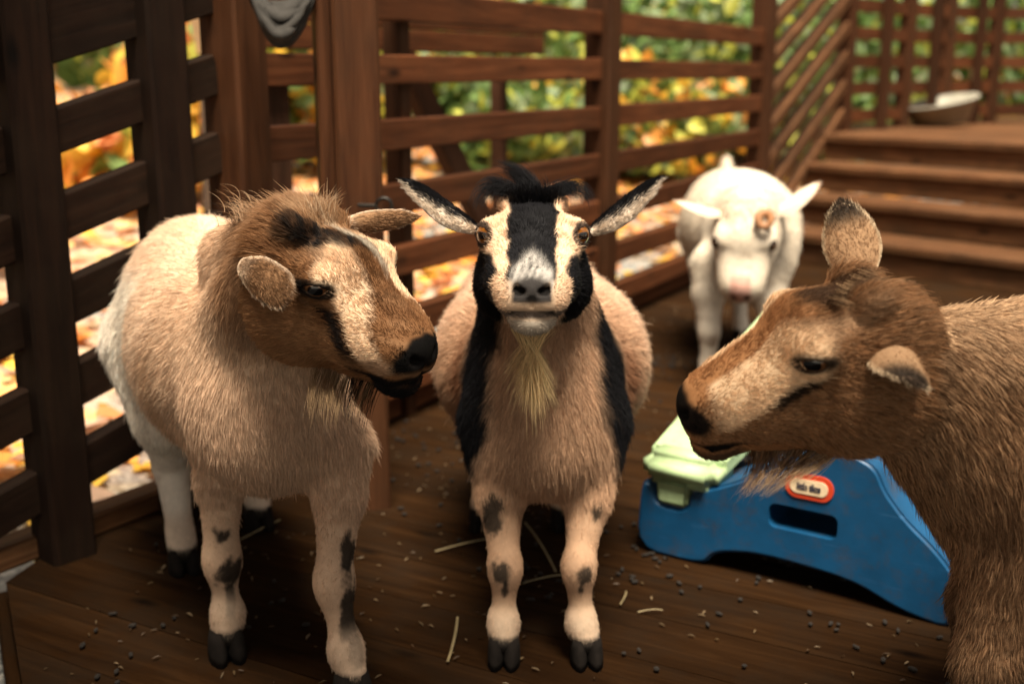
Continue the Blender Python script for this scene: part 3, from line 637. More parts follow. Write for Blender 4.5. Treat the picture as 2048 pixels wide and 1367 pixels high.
ear(g1, at(1180, 459, 1.520), at(1315, 360, 1.47), camdir(.25, .9, -.45), .026, .95, None, None, ec1v(-1), seed=22, n=20000, hl=.007)
# forelock: two curling tufts and a crest, black
R_, M_, T_ = [], [], []
rf = random.Random(4)
for i in range(18):                                             # two side curls
    sx = 1 if i % 2 else -1; q = rf.random(); cx0 = 1066 + sx * (14 + 18 * rf.random())
    R_.append(at(cx0, 398 - 6 * q, 1.520)); M_.append(at(1066 + sx * (82 + 30 * q), 328 + 22 * q + (4 if sx > 0 else 0), 1.525)); T_.append(at(1066 + sx * (98 + 24 * q) , 366 + 52 * q, 1.505))
for i in range(16):                                             # crest swept to one side
    q = rf.random(); R_.append(at(1052 + 30 * q, 396, 1.525)); M_.append(at(1036 + 22 * q, 330, 1.54)); T_.append(at(992 + 34 * q, 326 + 14 * q, 1.535))
for i in range(18):                                             # short fill along the poll
    q = i / 17; R_.append(at(1025 + 84 * q, 402, 1.515)); M_.append(at(1022 + 92 * q, 372, 1.50)); T_.append(at(1020 + 96 * q + 8 * math.sin(i * 2.2), 362 + 14 * abs(q - .5), 1.50))
locks('forelock', g1.root, R_, T_, M_, 46, .0042, BLK, .00024, M_HAIR, 31, tipspread=1.0, kmin=.45)
R_, M_, T_ = [], [], []
for i in range(34):
    a = i / 33; x0 = (a - .5) * .046; y0 = .082 - .030 * ((i * 7) % 5) / 4
    r = g1.hw((x0 * .8, y0, -.086)); R_.append(r); px = 1062 + (a - .5) * 105 + 6 * math.sin(i * 5.3); L_ = 845 - abs(a - .58) * 150 + 22 * math.sin(i * 3.7)
    e = at(px, L_, 1.455 + .012 * math.sin(i)); T_.append(e); M_.append(r * .5 + e * .5 + np.array([0, -.008, .004]))
cb = [(.80, .60, .33) if i % 4 else (.50, .36, .20) for i in range(34)]
locks('beard', g1.root, R_, T_, M_, 40, .0042, cb, .00027, M_HAIR, 33, tipspread=1.0, kmin=.55)

# ---- goat 2: tan goat on the left, head turned across the picture
f2, u2 = np.array([.81, -.476, -.344]), np.array([.235, -.274, .933]); S2 = 1.215; O2 = np.array([-.203, 1.362, .612]) - .010 * f2
g2 = Goat('goat', (-.43, 1.72, 0), 'tan goat with cream cheek stripe and folded ear, standing against the side fence', O2, f2, u2, S2)
h2 = np.array([.429, -.903, 0]); l2 = np.array([.903, .429, 0])
def b2(a, l, z): return np.array([-.434, 1.728, 0]) + h2 * a + l2 * l + np.array([0, 0, z])
MB = np.stack([l2, h2, np.array([0, 0, 1.])], 1)
rear = -h2
g2.ell(b2(-.04, 0, .425), (.152, .27, .165), MB, k=.08, flow=nrm(rear * .7 + np.array([0, 0, -.7])), ln=.022)
g2.ell(b2(-.215, 0, .455), (.130, .14, .155), MB, k=.06, flow=nrm(rear * .3 + np.array([0, 0, -.9])), ln=.022)
g2.ell(b2(.215, .0, .405), (.112, .100, .116), MB, k=.05, flow=nrm((.05, -.1, -1)), ln=.018)
g2.ell(b2(.225, .01, .350), (.085, .08, .065), MB, k=.05, flow=nrm((0, 0, -1)), ln=.020)
poll2 = g2.hw((0, -.070, -.030))
g2.cap(b2(.17, .01, .47), poll2, .110, .058, k=.03, flow=nrm(np.array([-.25, .15, -1])), ln=.017)
g2.cap(at(585, 462, 1.45), at(470, 515, 1.62), .040, .045, k=.04, flow=nrm((-.6, .5, -.5)), ln=.024)
g2.head(eyek=.36); g2.eyes(.3, M_EYE_DARK)
FL = [(np.array([-.418, 1.60, .34]), np.array([-.424, 1.575, .27]), np.array([-.428, 1.572, .150]), np.array([-.424, 1.572, .062]), np.array([-.424, 1.562, .036])),
      (np.array([-.245, 1.515, .34]), np.array([-.238, 1.490, .28]), np.array([-.246, 1.462, .165]), np.array([-.230, 1.448, .070]), np.array([-.220, 1.436, .038]))]
for L_ in FL: leg(g2, L_, (.054, .033, .0215, .0170, .0205)); g2.ell(L_[2] + [.002, -.003, 0], (.0210, .0215, .034), k=.022, flow=nrm((0, 0, -1)), ln=.008, part='leg'); g2.ell(L_[3], (.0198, .0205, .026), k=.022, flow=nrm((0, 0, -1)), ln=.010, part='leg'); hoof(g2, np.array([L_[-1][0], L_[-1][1] - .006, 0]), h2, 1.12)
for sx, hp in ((-1, np.array([-.576, 1.868, 0])), (1, np.array([-.485, 2.06, 0]))):
    hip = b2(-.22, .085 * sx, .40); z_ = lambda a: np.array([0, 0, a])
    leg(g2, (hip, hip * [.6, .6, 0] + hp * [.4, .4, 0] + z_(.29) + h2 * .05, hp - h2 * .06 + z_(.175), hp - h2 * .01 + z_(.062), hp + z_(.038)), (.085, .058, .030, .021, .025)); hoof(g2, hp + h2 * .006, h2, 1.1)
g2.cap(b2(-.35, 0, .52), b2(-.40, 0, .40), .022, .012, k=.02, flow=nrm((0, 0, -1)), ln=.03)
def col2(P, G):
    h = G.hl(P); x, y, z = np.abs(h[:, 0]), h[:, 1], h[:, 2]; n1 = fbm(P, 45, 4); n2 = fbm(P, 150, 5); _, _, Hd = G.field(P)
    q = P - np.array([-.434, 1.728, 0]); a = q @ h2; l = q @ l2; zz = P[:, 2]
    c = np.tile(np.array([.66, .475, .335]), (len(P), 1)); lk = np.ones(len(P))
    c = blend(c, (.80, .61, .46), ss(-a + n1 * .02, -.10, -.03))
    c = blend(c, (.86, .78, .68), ss(-a - (zz - .42) * .35 + n1 * .015, .02, .05) * ss(.56 - zz, 0, .05))   # white flank
    c = blend(c, (.50, .30, .165), ss(.05 - np.abs(a - .06), 0, .04) * ss(.50 - zz, 0, .06) * .45)      # tan shoulder band
    c = blend(c, (.58, .40, .28), ss(a, .1, .2) * (1 - ss(zz, .42, .5)) * .8)
    nd = np.linalg.norm(P - O2, axis=1); neck = (1 - ss(nd + n1 * .02, .17, .26)) * ss(zz, .46, .57)
    c = blend(c, (.27, .14, .068), neck * .85)
    c = blend(c, (.07, .04, .025), ss(fbm(P, 70, 8) + .1, .3, .9) * neck * .35 * ss(zz, .58, .66))
    for cc_, r in ((FL[0][2] + [.012, -.025, .045], (.022, .03, .018)), (FL[0][2] + [.016, -.02, -.012], (.02, .03, .03)), (FL[0][2] + [.014, -.02, -.052], (.008, .03, .03)),
                   (FL[1][2] + [.022, -.018, -.035], (.014, .03, .05)), (FL[1][2] + [.024, -.02, .05], (.010, .03, .026)), (FL[1][3] + [.018, -.018, .01], (.012, .02, .03))):
        c = blend(c, (.018, .015, .013), spot(P, cc_, r, n1) * .95)
    c = blend(c, (.58, .44, .33), (1 - ss(zz, .08, .12)) * .7)
    c = blend(c, (.03, .026, .022), 1 - ss(zz + n1 * .003, .040, .052))
    H = ss(Hd, .42, .6); hc = np.tile(np.array([.205, .098, .044]), (len(P), 1))
    hc = blend(hc, (.34, .19, .10), ss(fbm(P, 110, 9), -.1, .8) * .6)
    cheek = ss(x, .03, .045) * ss(-z, .02, .04); hc = blend(hc, (.31, .165, .08), cheek * .6)
    yz = y + z + n2 * .0016
    str_ = ss(yz, .034, .041) * (1 - ss(yz, .060, .068)) * ss(h[:, 0] + (h[:, 0] < -.02) * .1, .008, .016) * ss(z, -.052, -.040) * (1 - ss(z, .040, .046)); near = h[:, 0] > 0
    hc = blend(hc, (.84, .62, .43), str_)
    hc = blend(hc, (.55, .38, .25), (1 - ss(np.hypot((x - .048) * .8, y - .004) + n2 * .002, .012, .026)) * ss(z, .022, .032) * .8)
    hc = blend(hc, (.018, .012, .010), ss(x, .036, .044) * ss(yz, .010, .018) * (1 - ss(yz, .030, .038)) * ss(-z, .006, .014) * (1 - ss(-z, .040, .062)))
    pol = (1 - ss(np.hypot((h[:, 0] - .011 + (y + .003) * .62) / .019, (y + .003) / .040) + n2 * .15 + .08 * fbm(P, 240, 45), .7, 1.2)) * ss(z, .012, .026); hc = blend(hc, (.016, .013, .012), pol * np.clip(.95 + .3 * fbm(P, 330, 44), .5, 1))
    hc = blend(hc, (.52, .46, .38), (1 - ss(np.abs(h[:, 0] + .013 + (y - .02) * .10) + n2 * .0015, .003, .0080)) * ss(y, -.045, -.02) * (1 - ss(y, .045, .06)) * ss(z, .0, .02) * .8)
    hc = blend(hc, (.44, .29, .175), (1 - ss(np.hypot(h[:, 0] + .012, (y + .046) * .8) + n2 * .003, .016, .03)) * ss(z, .022, .034) * .8)
    hc = blend(hc, (.13, .062, .03), (1 - ss(x, .012, .022)) * ss(y, .04, .06) * (1 - ss(y, .09, .105)) * .45)
    hc = blend(hc, (.006, .0055, .0055), ss(y + n2 * .0012 - .12 * (z + .03), .107, .113) * ss(z, -.054, -.046))
    hc = blend(hc, (.36, .225, .14), (1 - ss(np.hypot((y - .100), (z + .047) * 1.5) + n2 * .001, .009, .015)) * ss(x, .016, .024) * .85)
    hc = blend(hc, (.007, .006, .006), (1 - ss(np.abs(z + .0645 - .10 * (y - .1)) + n2 * .001, .006, .011)) * ss(y, .060, .080))
    hc = blend(hc, (.009, .008, .008), ss(-z, .068, .073) * ss(y, .080, .092))
    hc = blend(hc, (.015, .011, .009), 1 - ss(np.sqrt((x - .058) ** 2 + ((y - .0245) * .75) ** 2 + ((z - EZ) * 1.7) ** 2), .0135, .0185))
    hc = blend(hc, (.006, .005, .005), 1 - ss(np.sqrt(((x - .0135) / 1.15) ** 2 + ((z + .039) * 1.3) ** 2) + np.clip(.112 - y, 0, 1), .0055, .0080))
    c = c * (1 - H[:, None]) + hc * H[:, None]
    lk = np.where((H > .4) & (y < -.03) & (z > 0), 1.7, lk); lk = np.where((neck > .5) & (H < .4), 1.15, lk)
    return np.clip(c, .004, .9), lk
g2.build(col2, M_SKIN); g2.fur(360000, M_HAIR, lenk=.72, lift=.24, headk=4.0, seed=12)
def ec2(uv_, outer):
    u, v = uv_[:, 0], uv_[:, 1]; k = len(u); c = np.tile(np.array([.30, .175, .095] if outer else [.26, .15, .09]), (k, 1))
    c = c * (1 + .35 * np.sin(u * 37 + v * 19) * np.sin(v * 41 - u * 23))[:, None]; c = blend(c, (.62, .48, .36), ss(np.abs(v), .8, .97) + .8 * (1 - ss(u, .05, .3))); return blend(c, (.03, .025, .02), ss(-v, .6, .9) * ss(u, .45, .7) * (0 if outer else .9))
ear(g2, at(478, 530, 1.375), at(574, 588, 1.295), camdir(.35, .92, .1), .0255, .50, None, None, ec2, seed=23, blunt=5.0, foldtip=.0, hl=.008, n=22000)
ear(g2, at(672, 456, 1.43), at(832, 433, 1.47), camdir(0, .9, .4), .016, .9, None, None, ec2, seed=24, hl=.006, n=12000)
# neck crest, poll tuft and beard
R_, M_, T_, C_ = [], [], [], []
for i in range(26):
    a = i / 25; r = at(480 + 115 * a, 440 - 4 * math.sin(i), 1.50 - .04 * a + .02 * math.sin(i * 2.3)); R_.append(r)
    T_.append(r + camdir(-.75, .75, .0) * (.034 - .012 * a)); M_.append(r + camdir(-.2, 1, .1) * .022); C_.append(((.02, .014, .01), (.30, .17, .09), (.45, .30, .19))[i % 3])
for i in range(12):
    r = g2.hw((-.022 + .002 * i, -.045 + .004 * (i % 4), .038)); R_.append(r); M_.append(r + camdir(.1, .9, .1) * .014); T_.append(r + camdir(.5 - .09 * i, .7, .1) * .026); C_.append(((.55, .40, .27), (.3, .17, .09))[i % 2])
locks('mane_tuft', g2.root, R_, T_, M_, 34, .0085, C_, .00028, M_HAIR, 41, tipspread=1.0, kmin=.3)
R_, M_, T_, C_ = [], [], [], []
for i in range(18):
    a = i / 17; r = g2.hw((.012 * math.sin(i * 2.9), .075 - .075 * a, -.090 - .014 * a)); R_.append(r); e = at(722 - 108 * a + 8 * math.sin(i * 4.1), 880 - 30 * abs(math.sin(i * 1.9)) - 25 * a, 1.31 + .01 * math.sin(i)); T_.append(e)
    M_.append(r * .6 + e * .4 + camdir(-.5, -.6, 0) * .018); C_.append((.012, .011, .01) if i < 9 and i % 3 != 1 else (.38, .26, .15))
locks('beard', g2.root, R_, T_, M_, 20, .0034, C_, .00024, M_HAIR, 43, tipspread=.9, kmin=.35)

# ---- goat 3: brown goat on the right, in profile
S3 = 1.21; f3, u3, n3 = nrm((-.973, -.007, -.23)), nrm((-.225, -.198, .954)), nrm((.052, -.98, -.191)); O3 = np.array([.308, 1.14, .586]) - .006 * f3
B3 = at(2100, 800, 1.30)
g3 = Goat('goat', (B3[0] + .2, B3[1], 0), 'brown goat seen side-on at the picture edge, its head over the blue slide', O3, f3, u3, S3)
g3.ell(B3 + [.26, .06, -.058], (.30, .175, .19), k=.08, flow=nrm((1, .1, -.6)), ln=.028)
g3.ell(B3 + [.03, .0, -.065], (.15, .135, .165), k=.08, flow=nrm((.5, 0, -1)), ln=.028)
g3.ell(B3 + [.46, .08, -.02], (.15, .14, .17), k=.06, flow=nrm((.5, .1, -1)), ln=.035)
poll3 = g3.hw((0, -.070, -.040))
g3.cap(B3 + [-.02, 0, .0], poll3, .120, .046, k=.03, flow=nrm((.75, 0, -.75)), ln=.020)
g3.cap(B3 + [-.03, -.01, -.10], g3.hw((0, -.055, -.060)), .105, .05, k=.03, flow=nrm((.5, 0, -1)), ln=.020)
g3.head(eyek=.32, noselen=.004); g3.eyes(.25, M_EYE_DARK)
LG3 = []
for dy in (-.05, .10):
    x0 = B3[0] - .055 + (.05 if dy > 0 else 0); y0 = B3[1] + dy - .02
    Lp = [np.array([x0 + .02, y0 + .01, .44]), np.array([x0 - .005, y0, .335]), np.array([x0 - .022, y0 - .01, .205]), np.array([x0 - .012, y0 - .01, .085]), np.array([x0 - .022, y0 - .015, .040])]
    LG3.append(Lp); leg(g3, Lp, (.085, .048, .033, .024, .028), ln=.016); hoof(g3, np.array([x0 - .028, y0 - .015, 0]), (-1, 0), 1.15)
    xr = B3[0] + .50; leg(g3, ([xr, y0 + .05, .42], [xr - .03, y0 + .05, .30], [xr + .06, y0 + .05, .19], [xr + .01, y0 + .05, .075], [xr, y0 + .05, .04]), (.1, .06, .03, .023, .027), ln=.016); hoof(g3, np.array([xr - .006, y0 + .05, 0]), (-1, 0), 1.15)
def col3(P, G):
    h = G.hl(P); x, y, z = np.abs(h[:, 0]), h[:, 1], h[:, 2]; n1 = fbm(P, 45, 14); n2 = fbm(P, 150, 15); _, _, Hd = G.field(P); rng = np.random.default_rng(len(P))
    zz = P[:, 2]; ag = rng.random(len(P))
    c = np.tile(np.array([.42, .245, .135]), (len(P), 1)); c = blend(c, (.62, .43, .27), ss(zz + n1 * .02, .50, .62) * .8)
    c = blend(c, (.10, .052, .028), (ag < .30) * .8); c = blend(c, (.42, .27, .16), (ag > .84) * .7)
    c = blend(c, (.14, .07, .036), ss(fbm(P * np.array([1, 1, .35]), 50, 17), .2, 1.0) * .5)
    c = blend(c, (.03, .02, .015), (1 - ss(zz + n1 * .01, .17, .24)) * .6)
    H = ss(Hd, .42, .6); hc = np.tile(np.array([.30, .152, .072]), (len(P), 1))
    hc = blend(hc, (.36, .22, .125), (ag > .72) * .6); hc = blend(hc, (.07, .036, .02), (ag < .2) * .7)
    hc = blend(hc, (.42, .20, .085), (1 - ss(x, .022, .032)) * ss(y, .0, .03) * .75)
    zb = z + .0135 + .46 * (y - .031) + n2 * .0012
    str_ = ss(x + n2 * .0015, .013, .021) * ss(zb, -.002, .002) * ss(y + z * .3, .004, .022) * (1 - ss(y, .096, .108)) * (1 - ss(z, .022, .032))
    hc = blend(hc, (.80, .58, .38), str_ * .92)
    hc = blend(hc, (.48, .32, .20), ss(x, .025, .04) * ss(z, .016, .026) * ss(y + .05, 0, .03) * (1 - ss(y, .0, .03)) * .75)
    hc = blend(hc, (.025, .016, .011), ss(x, .03, .038) * (1 - ss(np.abs(zb + .003), .0022, .007)) * ss(y, .016, .024) * (1 - ss(y, .050, .072)))
    hc = blend(hc, (.05, .028, .018), (1 - ss(np.hypot(h[:, 0], (y + .012) * .6) + n2 * .004, .014, .026)) * ss(z, .015, .03) * .85)
    hc = blend(hc, (.06, .032, .018), ss(fbm(P, 90, 21), .3, 1.1) * ss(-y, .02, .05) * .6)
    hc = blend(hc, (.007, .006, .006), ss(y + n2 * .001 - .2 * (z + .03), .114, .121) * ss(z, -.054, -.046))
    hc = blend(hc, (.012, .009, .008), (1 - ss(np.hypot(y - .122, (z + .039) * 1.2), .011, .017)) * ss(x, .004, .01))
    hc = blend(hc, (.010, .008, .007), (1 - ss(np.abs(z + .0655) + n2 * .0012, .004, .008)) * ss(y, .07, .085))
    hc = blend(hc, (.05, .035, .026), ss(-z, .072, .078) * ss(y, .08, .095) * .8)
    hc = blend(hc, (.03, .019, .013), 1 - ss(np.sqrt((x - .058) ** 2 + ((y - .0245) * .8) ** 2 + ((z - EZ) * 2.0) ** 2), .0125, .0185))
    hc = blend(hc, (.006, .005, .005), 1 - ss(np.sqrt(((x - .0135) / 1.15) ** 2 + ((z + .039) * 1.3) ** 2) + np.clip(.112 - y, 0, 1), .0055, .0080))
    c = c * (1 - H[:, None]) + hc * H[:, None]
    lk = np.where((H > .4) & (y < -.02) & (z > 0), 1.1, 1.0)
    return np.clip(c, .004, .9), lk
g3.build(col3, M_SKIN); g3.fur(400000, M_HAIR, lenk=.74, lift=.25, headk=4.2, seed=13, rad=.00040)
def ec3(uv_, outer):
    u, v = uv_[:, 0], uv_[:, 1]; k = len(u); c = np.tile(np.array([.40, .25, .145] if outer else [.10, .065, .045]), (k, 1))
    c = blend(c, (.03, .025, .022), ss(u, .62, .86) * (.95 if outer else 0)); return blend(c, (.62, .48, .33), ss(np.abs(v), .86, .99))
ear(g3, at(1722, 560, 1.20), at(1683, 408, 1.215), camdir(-.9, -.2, -.3), .031, .65, None, None, ec3, seed=25, hl=.006, n=12000)
ear(g3, at(1793, 662, 1.150), at(1826, 762, 1.045), camdir(.95, -.20, -.15), .037, 1.45, None, None, ec3, seed=26, hl=.006, n=12000)
R_, M_, T_, C_ = [], [], [], []
for i in range(20):
    a = i / 19; r = g3.hw((.008 * math.sin(i * 3.1), .070 - .085 * a, -.090 - .012 * a)); R_.append(r); e = at(1478 + 105 * a + 10 * math.sin(i * 2.7), 1003 - 25 * a - 12 * abs(math.sin(i * 1.7)), 1.12 + .01 * math.sin(i * 1.3)); T_.append(e)
    M_.append(r * .55 + e * .45 + camdir(.3, -.3, 0) * .014); C_.append((.66, .46, .28) if i % 4 else (.22, .13, .07))
for i in range(14):
    r = g3.hw((-.02 + .003 * i, -.01 - .003 * i, .036)); R_.append(r); M_.append(r + u3 * .012 + f3 * .012); T_.append(r - f3 * .01 + n3 * .028 + u3 * .004); C_.append((.40, .26, .15) if i % 2 else (.08, .045, .025))
locks('beard_and_forelock', g3.root, R_, T_, M_, 34, .0034, C_, .00027, M_HAIR, 45, tipspread=.9, kmin=.4)

# ---- goat 4: white goat behind, blurred
S4 = 1.12; O4 = np.array([.601, 2.944, .437])
f4, u4 = nrm((-.16, -.56, -.80)), nrm((-.20, -.76, .58))
C4 = at(1478, 470, 3.42)
g4 = Goat('goat', (C4[0], C4[1], 0), 'white goat with pink nose standing behind the others near the steps', O4, f4, u4, S4)
W4 = np.array([C4[0], C4[1], 0])
g4.ell(W4 + [0, 0, .40], (.172, .27, .165), k=.08, flow=nrm((0, 1, -.5)), ln=.02)
g4.ell(W4 + [.0, .22, .40], (.130, .13, .15), k=.06, flow=nrm((0, .3, -1)), ln=.02)
g4.ell(W4 + [-.01, -.24, .36], (.120, .12, .13), k=.06, flow=nrm((0, 0, -1)), ln=.02)
g4.cap(W4 + [-.01, -.22, .42], g4.hw((0, -.07, -.02)), .115, .075, k=.05, flow=nrm((0, .2, -1)), ln=.02)
g4.cap(W4 + [.02, .33, .50], W4 + [.02, .35, .555], .03, .016, k=.03, flow=nrm((0, 0, 1)), ln=.03)
g4.head(eyek=.75, noselen=.012, soft=2.2); g4.eyes(.4, M_EYE_DARK, out=.011)
for sx, hp in ((-1, gnd(1414, 768)), (1, gnd(1535, 775))):
    leg(g4, (hp + [0.012 * -sx, .05, .33], hp + [0, .03, .25], hp + [.0, .0, .15], hp + [0, 0, .06], hp + [0, -.01, .035]), (.06, .042, .028, .021, .025)); hoof(g4, hp + [0, -.012, 0], (0, -1), 1.1)
for sx in (-1, 1):
    hp = W4 + [.06 * sx, .20, 0]; leg(g4, (hp + [0, .02, .34], hp + [0, -.04, .25], hp + [0, .06, .16], hp + [0, .01, .055], hp + [0, 0, .035]), (.085, .055, .027, .02, .024)); hoof(g4, hp + [0, -.01, 0], (0, -1), 1.1)
def col4(P, G):
    h = G.hl(P); x, y, z = np.abs(h[:, 0]), h[:, 1], h[:, 2]; n1 = fbm(P, 40, 24); _, _, Hd = G.field(P)
    c = np.tile(np.array([.70, .63, .53]), (len(P), 1)); c = blend(c, (.62, .50, .36), ss(n1, .5, 1.2) * .3)
    H = ss(Hd, .42, .6); hc = np.tile(np.array([.70, .62, .51]), (len(P), 1)); hc = blend(hc, (.60, .36, .30), ss(y, .096, .112) * ss(z, -.060, -.04) * (1 - ss(x, .02, .028)))
    hc = blend(hc, (.45, .36, .30), 1 - ss(np.sqrt((x - .058) ** 2 + (y - .0245) ** 2 + ((z - EZ) * 1.6) ** 2), .010, .015))
    hc = blend(hc, (.006, .005, .005), 1 - ss(np.sqrt(((x - .0135) / 1.15) ** 2 + ((z + .039) * 1.3) ** 2) + np.clip(.112 - y, 0, 1), .0055, .0080))
    c = c * (1 - H[:, None]) + hc * H[:, None]
    c = blend(c, (.20, .12, .07), spot(P, gnd(1414, 768) + [.01, -.03, .12], (.018, .03, .03), n1) * .6)
    return np.clip(c, .01, .9), np.ones(len(P))
g4.build(col4, M_SKIN, vox=.004); g4.fur(60000, M_HAIR, lenk=.6, headk=2.0, seed=14, rad=.0007)
def ec4(uv_, outer): return np.tile(np.array([.68, .58, .47] if outer else [.62, .43, .33]), (len(uv_), 1))
ear(g4, at(1447, 425, 2.99), at(1350, 402, 2.93), camdir(.1, -.5, .85), .030, .9, None, None, ec4, seed=27, n=2500, hl=.006)
ear(g4, at(1545, 425, 2.99), at(1638, 366, 2.95), camdir(.35, .75, -.5), .036, .8, None, None, ec4, seed=28, n=2500, hl=.006)
# curled horn stub over one eye
bm = bmesh.new(); HN = at(1527, 441, 2.90); pv = None
xx, yy, zz_ = camdir(1, 0, 0), camdir(0, 1, 0), camdir(0, 0, 1)
for i in range(22):
    a = i / 21 * math.tau * 1.05; R0 = .018 - .004 * i / 21; r0 = .0125 * (1 - .35 * i / 21); c0 = HN + xx * R0 * math.cos(a) + yy * R0 * 1.1 * math.sin(a) + zz_ * (.002 + .016 * i / 21); rd = xx * math.cos(a) + yy * math.sin(a)
    ring = [bm.verts.new((c0 + rd * r0 * math.cos(b) + zz_ * r0 * math.sin(b)).tolist()) for b in [k * math.tau / 10 for k in range(10)]]
    if pv:
        for k in range(10): bm.faces.new((pv[k], pv[(k + 1) % 10], ring[(k + 1) % 10], ring[k]))
    else: bm.faces.new(ring)
    pv = ring
bm.faces.new(pv[::-1]); bmesh.ops.recalc_face_normals(bm, faces=bm.faces)
put(bpy.data.objects.new('horn_stub', bm_mesh('horn_stub', bm, plain('horn', (.30, .14, .06), .6, .5, 70, .5), True)), g4.root, Matrix.Identity(4))

# ------------------------------------------------------------------ plastic slide
def plastic(name, c, rough, dirt):
    m, n, b = mat_new(name); tc = N(n, 'ShaderNodeTexCoord')
    t1 = tnoise(n, tc.outputs['Object'], 9, 6, .7); r1 = ramp(n, [(.35, tuple(x * .8 for x in c)), (.7, tuple(min(1, x * 1.2) for x in c))]); n.links.new(t1.outputs[0], r1.inputs[0])
    mp = N(n, 'ShaderNodeMapping'); mp.inputs['Scale'].default_value = (12, 60, 140); mp.inputs['Rotation'].default_value = (.3, .7, .2); n.links.new(tc.outputs['Object'], mp.inputs[0])
    t2 = tnoise(n, mp.outputs[0], 1.0, 3, .5); r2 = ramp(n, [(.66, (0, 0, 0)), (.74, (.35, .35, .35))]); n.links.new(t2.outputs[0], r2.inputs[0])
    cc = mixc(n, r2.outputs[0], r1.outputs[0], tuple(min(1, x * 1.6 + .03) for x in c))
    t3 = tnoise(n, tc.outputs['Object'], 22, 8, .75); r3 = ramp(n, [(.5, (0, 0, 0)), (.72, (dirt, dirt, dirt))]); n.links.new(t3.outputs[0], r3.inputs[0])
    cc = mixc(n, r3.outputs[0], cc, (.05, .035, .02)); n.links.new(cc, b.inputs['Base Color']); b.inputs['Roughness'].default_value = rough; b.inputs['Specular IOR Level'].default_value = .35
    return m
M_BLUE = plastic('blue_plastic', (.004, .056, .145), .45, .55)
M_GREEN = plastic('pale_green_plastic', (.33, .45, .25), .5, .45)
M_CREAM = plain('pale_yellow_plastic', (.78, .66, .36), .45, .08, 14, .05)
M_RED = plain('red_sticker', (.55, .055, .02), .4, .1, 30); M_PALE = plain('cream_sticker', (.75, .60, .40), .4, .1, 30); M_NAVY = plain('navy_print', (.012, .02, .05), .4, .1, 30)
SA = gnd(1272, 1098); SB = gnd(1905, 1258); sxd = nrm(SB - SA); syd = np.array([-sxd[1], sxd[0], 0]); syd = syd if syd[1] > 0 else -syd
slide = empty('toddler_slide', SA, 'blue plastic toddler slide with pale green step behind the brown goat', 'slide')
def sl(a, z, dep=0.0): return SA + sxd * a + syd * dep + np.array([0, 0, z])
def on_panel(px, py, dep=0.0):
    P0 = sl(0, 0, dep); r = ray(px, py); t = ((P0 - CC) @ syd) / (r @ syd); q = CC + r * t - SA; return q @ sxd, q[2]
def extrude(name, outline, d0, d1, mat, parent, bev=.006, seg=3, holes=None, flat=.5):
    bm = bmesh.new(); f = [bm.verts.new((a, d0, z)) for a, z in outline]; fc = bm.faces.new(f)
    ex = bmesh.ops.extrude_face_region(bm, geom=[fc]); vs_ = [v for v in ex['geom'] if isinstance(v, bmesh.types.BMVert)]
    for v in vs_: v.co.y = d1
    bmesh.ops.recalc_face_normals(bm, faces=bm.faces)
    ed = [e for e in bm.edges if len(e.link_faces) == 2 and e.calc_face_angle(0) > flat]
    if bev: bmesh.ops.bevel(bm, geom=ed, offset=bev, segments=seg, affect='EDGES', clamp_overlap=True)
    o = bpy.data.objects.new(name, bm_mesh(name, bm, mat, True)); 
    Mx = Matrix(((sxd[0], syd[0], 0, SA[0]), (sxd[1], syd[1], 0, SA[1]), (0, 0, 1, 0), (0, 0, 0, 1))); put(o, parent, Mx)
    try: o.data.set_sharp_from_angle(angle=math.radians(40))
    except Exception: pass
    return o
pix = [(1270, 1095), (1405, 1130), (1432, 1103), (1520, 1108), (1700, 1160), (1800, 1222), (1905, 1262), (1925, 1170), (1872, 1100), (1812, 1040), (1772, 985), (1752, 935), (1700, 905), (1600, 905), (1480, 960), (1425, 975), (1380, 985), (1372, 1022), (1312, 1008), (1305, 972), (1282, 955)]
o_ = [on_panel(*q) for q in pix]
for _ in range(2):                                              # round the corners of the moulded outline
    o_ = [q for i in range(len(o_)) for q in ((.8 * o_[i][0] + .2 * o_[(i + 1) % len(o_)][0], .8 * o_[i][1] + .2 * o_[(i + 1) % len(o_)][1]), (.2 * o_[i][0] + .8 * o_[(i + 1) % len(o_)][0], .2 * o_[i][1] + .8 * o_[(i + 1) % len(o_)][1]))]
o_ = [(a, max(z, 0.0)) for a, z in o_]
side = extrude('side_panel', o_, 0, .13, M_BLUE, slide, flat=1.2)
# recessed hand hole
hp_ = [on_panel(*q) for q in ((1545, 1010), (1690, 1030), (1690, 1075), (1560, 1055), (1545, 1040))]
ca, cz = np.mean(hp_, 0)
cut = bmesh.new(); rr_ = []
for sa, sz, a0 in ((1, 1, 0), (-1, 1, 90), (-1, -1, 180), (1, -1, 270)):
    for k in range(5):
        th = math.radians(a0 + k * 22.5); rr_.append((ca + sa * .046 + .013 * math.cos(th), cz + sz * .0085 + .013 * math.sin(th)))
lo_r = [cut.verts.new((a, -.05, z)) for a, z in rr_]; hi_r = [cut.verts.new((a, .10, z)) for a, z in rr_]
cut.faces.new(lo_r); cut.faces.new(hi_r[::-1])
for k in range(20): cut.faces.new((lo_r[k], hi_r[k], hi_r[(k + 1) % 20], lo_r[(k + 1) % 20]))
bmesh.ops.recalc_face_normals(cut, faces=cut.faces)
cme = bm_mesh('cutter', cut); co_ = bpy.data.objects.new('cutter', cme); col.objects.link(co_)
side2 = side; co_.matrix_world = side.parent.matrix_basis @ side.matrix_basis
md = side.modifiers.new('hole', 'BOOLEAN'); md.object = co_; md.operation = 'DIFFERENCE'; md.solver = 'EXACT'
bpy.context.view_layer.update()
